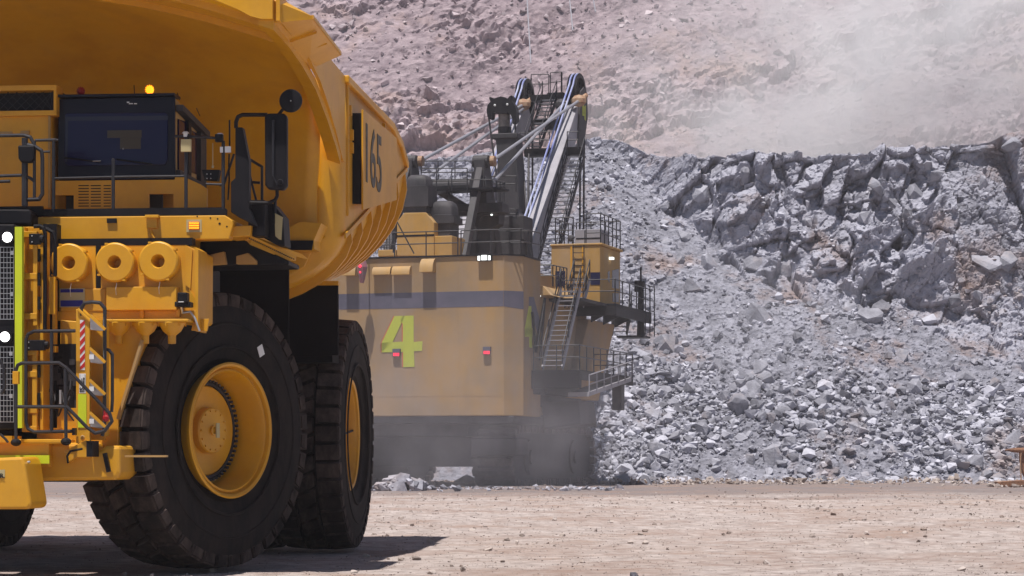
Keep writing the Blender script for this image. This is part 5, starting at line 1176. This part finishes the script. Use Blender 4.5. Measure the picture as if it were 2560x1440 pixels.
q = MB(); q.tube([U(2553,1126,y=-.05), U(2551,1160,y=-.1), U(2553,1200,y=-.15), U(2548,1218,y=-.2)], .03, 6); P('wire', q, 'orng', sc)
heap = [(np.array([SC.x+rs.uniform(-1.6,.8), SC.y+rs.uniform(-.9,.2), .03]), rs.uniform(.04,.18), True) for _ in range(45)]
rock_field('dirt_crumbs', heap, PB, 'brown crumbs of dirt around the rusty scrap at the right edge', 'dirt crumbs')
def wall_y(x, z):   # depth of the pit wall at this height
    return 205+(z+4)/.75*.66-4.0
for x0, y0, y1, lb in ((1322,-30,158,'longest thin dark steel cable hanging down the pit wall above the shovel boom'), (1427,-30,76,'thin dark cable on the pit wall, middle one of three'), (1484,-30,30,'shortest thin dark cable on the pit wall, rightmost of three')):
    Yw = 238.0; a = W(x0-6, y0, Yw+4); b_ = W(x0+5, y1, Yw-8 if y1 > 100 else Yw-2); q = MB(); q.cyl(a, b_, .07, n=6); tag(q.build('steel_cable', M['rope'], None), lb, 'cable')

# ================================================================ air and dust
def vol(name, dens, col, aniso=0.2):
    m = bpy.data.materials.new(name); m.use_nodes = True; nt = m.node_tree; nt.nodes.remove(nt.nodes['Principled BSDF'])
    v = N(nt, 'ShaderNodeVolumePrincipled'); v.inputs['Color'].default_value = (*col, 1); v.inputs['Density'].default_value = dens; v.inputs['Anisotropy'].default_value = aniso-.25*(aniso < .15)
    nt.links.new(v.outputs[0], nt.nodes['Material Output'].inputs['Volume']); return m, nt, v
hm, _, _ = vol('haze_air', .00035, (.95,.94,1.0))
q = MB(); q.box((-265,-35,-6),(265,335,150)); hz = q.build('haze', hm); hz['kind'] = 'stuff'
def puff(name, c, r, dens, scale, col, lo, label, rotz=0, roty=0, amp=3.0):
    m, nt, v = vol(name+'_dust', 0, col, .1); L = nt.links
    tc = N(nt, 'ShaderNodeTexCoord'); ln = N(nt, 'ShaderNodeVectorMath', operation='LENGTH'); L.new(tc.outputs['Object'], ln.inputs[0])
    f = N(nt, 'ShaderNodeMapRange'); f.inputs[1].default_value = 1; f.inputs[2].default_value = .1; f.interpolation_type = 'SMOOTHSTEP'; L.new(ln.outputs['Value'], f.inputs[0])
    mp = N(nt, 'ShaderNodeMapping'); mp.inputs['Scale'].default_value = r; L.new(tc.outputs['Object'], mp.inputs[0])
    n1 = N(nt, 'ShaderNodeTexNoise'); n1.inputs['Scale'].default_value = scale; n1.inputs['Detail'].default_value = 5; n1.inputs['Roughness'].default_value = .68; L.new(mp.outputs[0], n1.inputs['Vector'])
    r1 = N(nt, 'ShaderNodeMapRange'); r1.inputs[1].default_value = lo; r1.inputs[2].default_value = .72; r1.inputs[3].default_value = 0.06; r1.inputs[4].default_value = 1; L.new(n1.outputs[0], r1.inputs[0])
    a = N(nt, 'ShaderNodeMath', operation='MULTIPLY'); L.new(f.outputs[0], a.inputs[0]); L.new(r1.outputs[0], a.inputs[1])
    b_ = N(nt, 'ShaderNodeMath', operation='MULTIPLY'); L.new(a.outputs[0], b_.inputs[0]); b_.inputs[1].default_value = dens; L.new(b_.outputs[0], v.inputs['Density'])
    q = MB(); q.ball((0,0,0), 1.0, 16); o = q.build(name, m); o.location = c; o.scale = r; o.rotation_euler = (0, roty, rotz)
    return tag(o, label, 'dust cloud', kind='stuff')
puff('dust_cloud', (30, 192, 33), (33, 12, 21), .34, .085, (.985,.99,1.0), .40, 'pale dust cloud drifting in front of the pit wall above the quarry face', roty=R(-20))
puff('dust_cloud', (-1.5, 104.0, 2.2), (9.5, 4.2, 5.6), .125, .35, (.80,.77,.84), .36, 'low dust swirling around the rear and tracks of the shovel')
puff('dust_cloud', (-3, 95.0, 4.5), (12, 5.5, 7.5), .040, .22, (.92,.90,.96), .36, 'wide thin veil of dust hanging in front of the shovel house')
puff('dust_cloud', (14, 130, 9), (9, 4, 6), .08, .3, (.85,.85,.92), .40, 'thin dust over the rock slope beside the shovel cab')
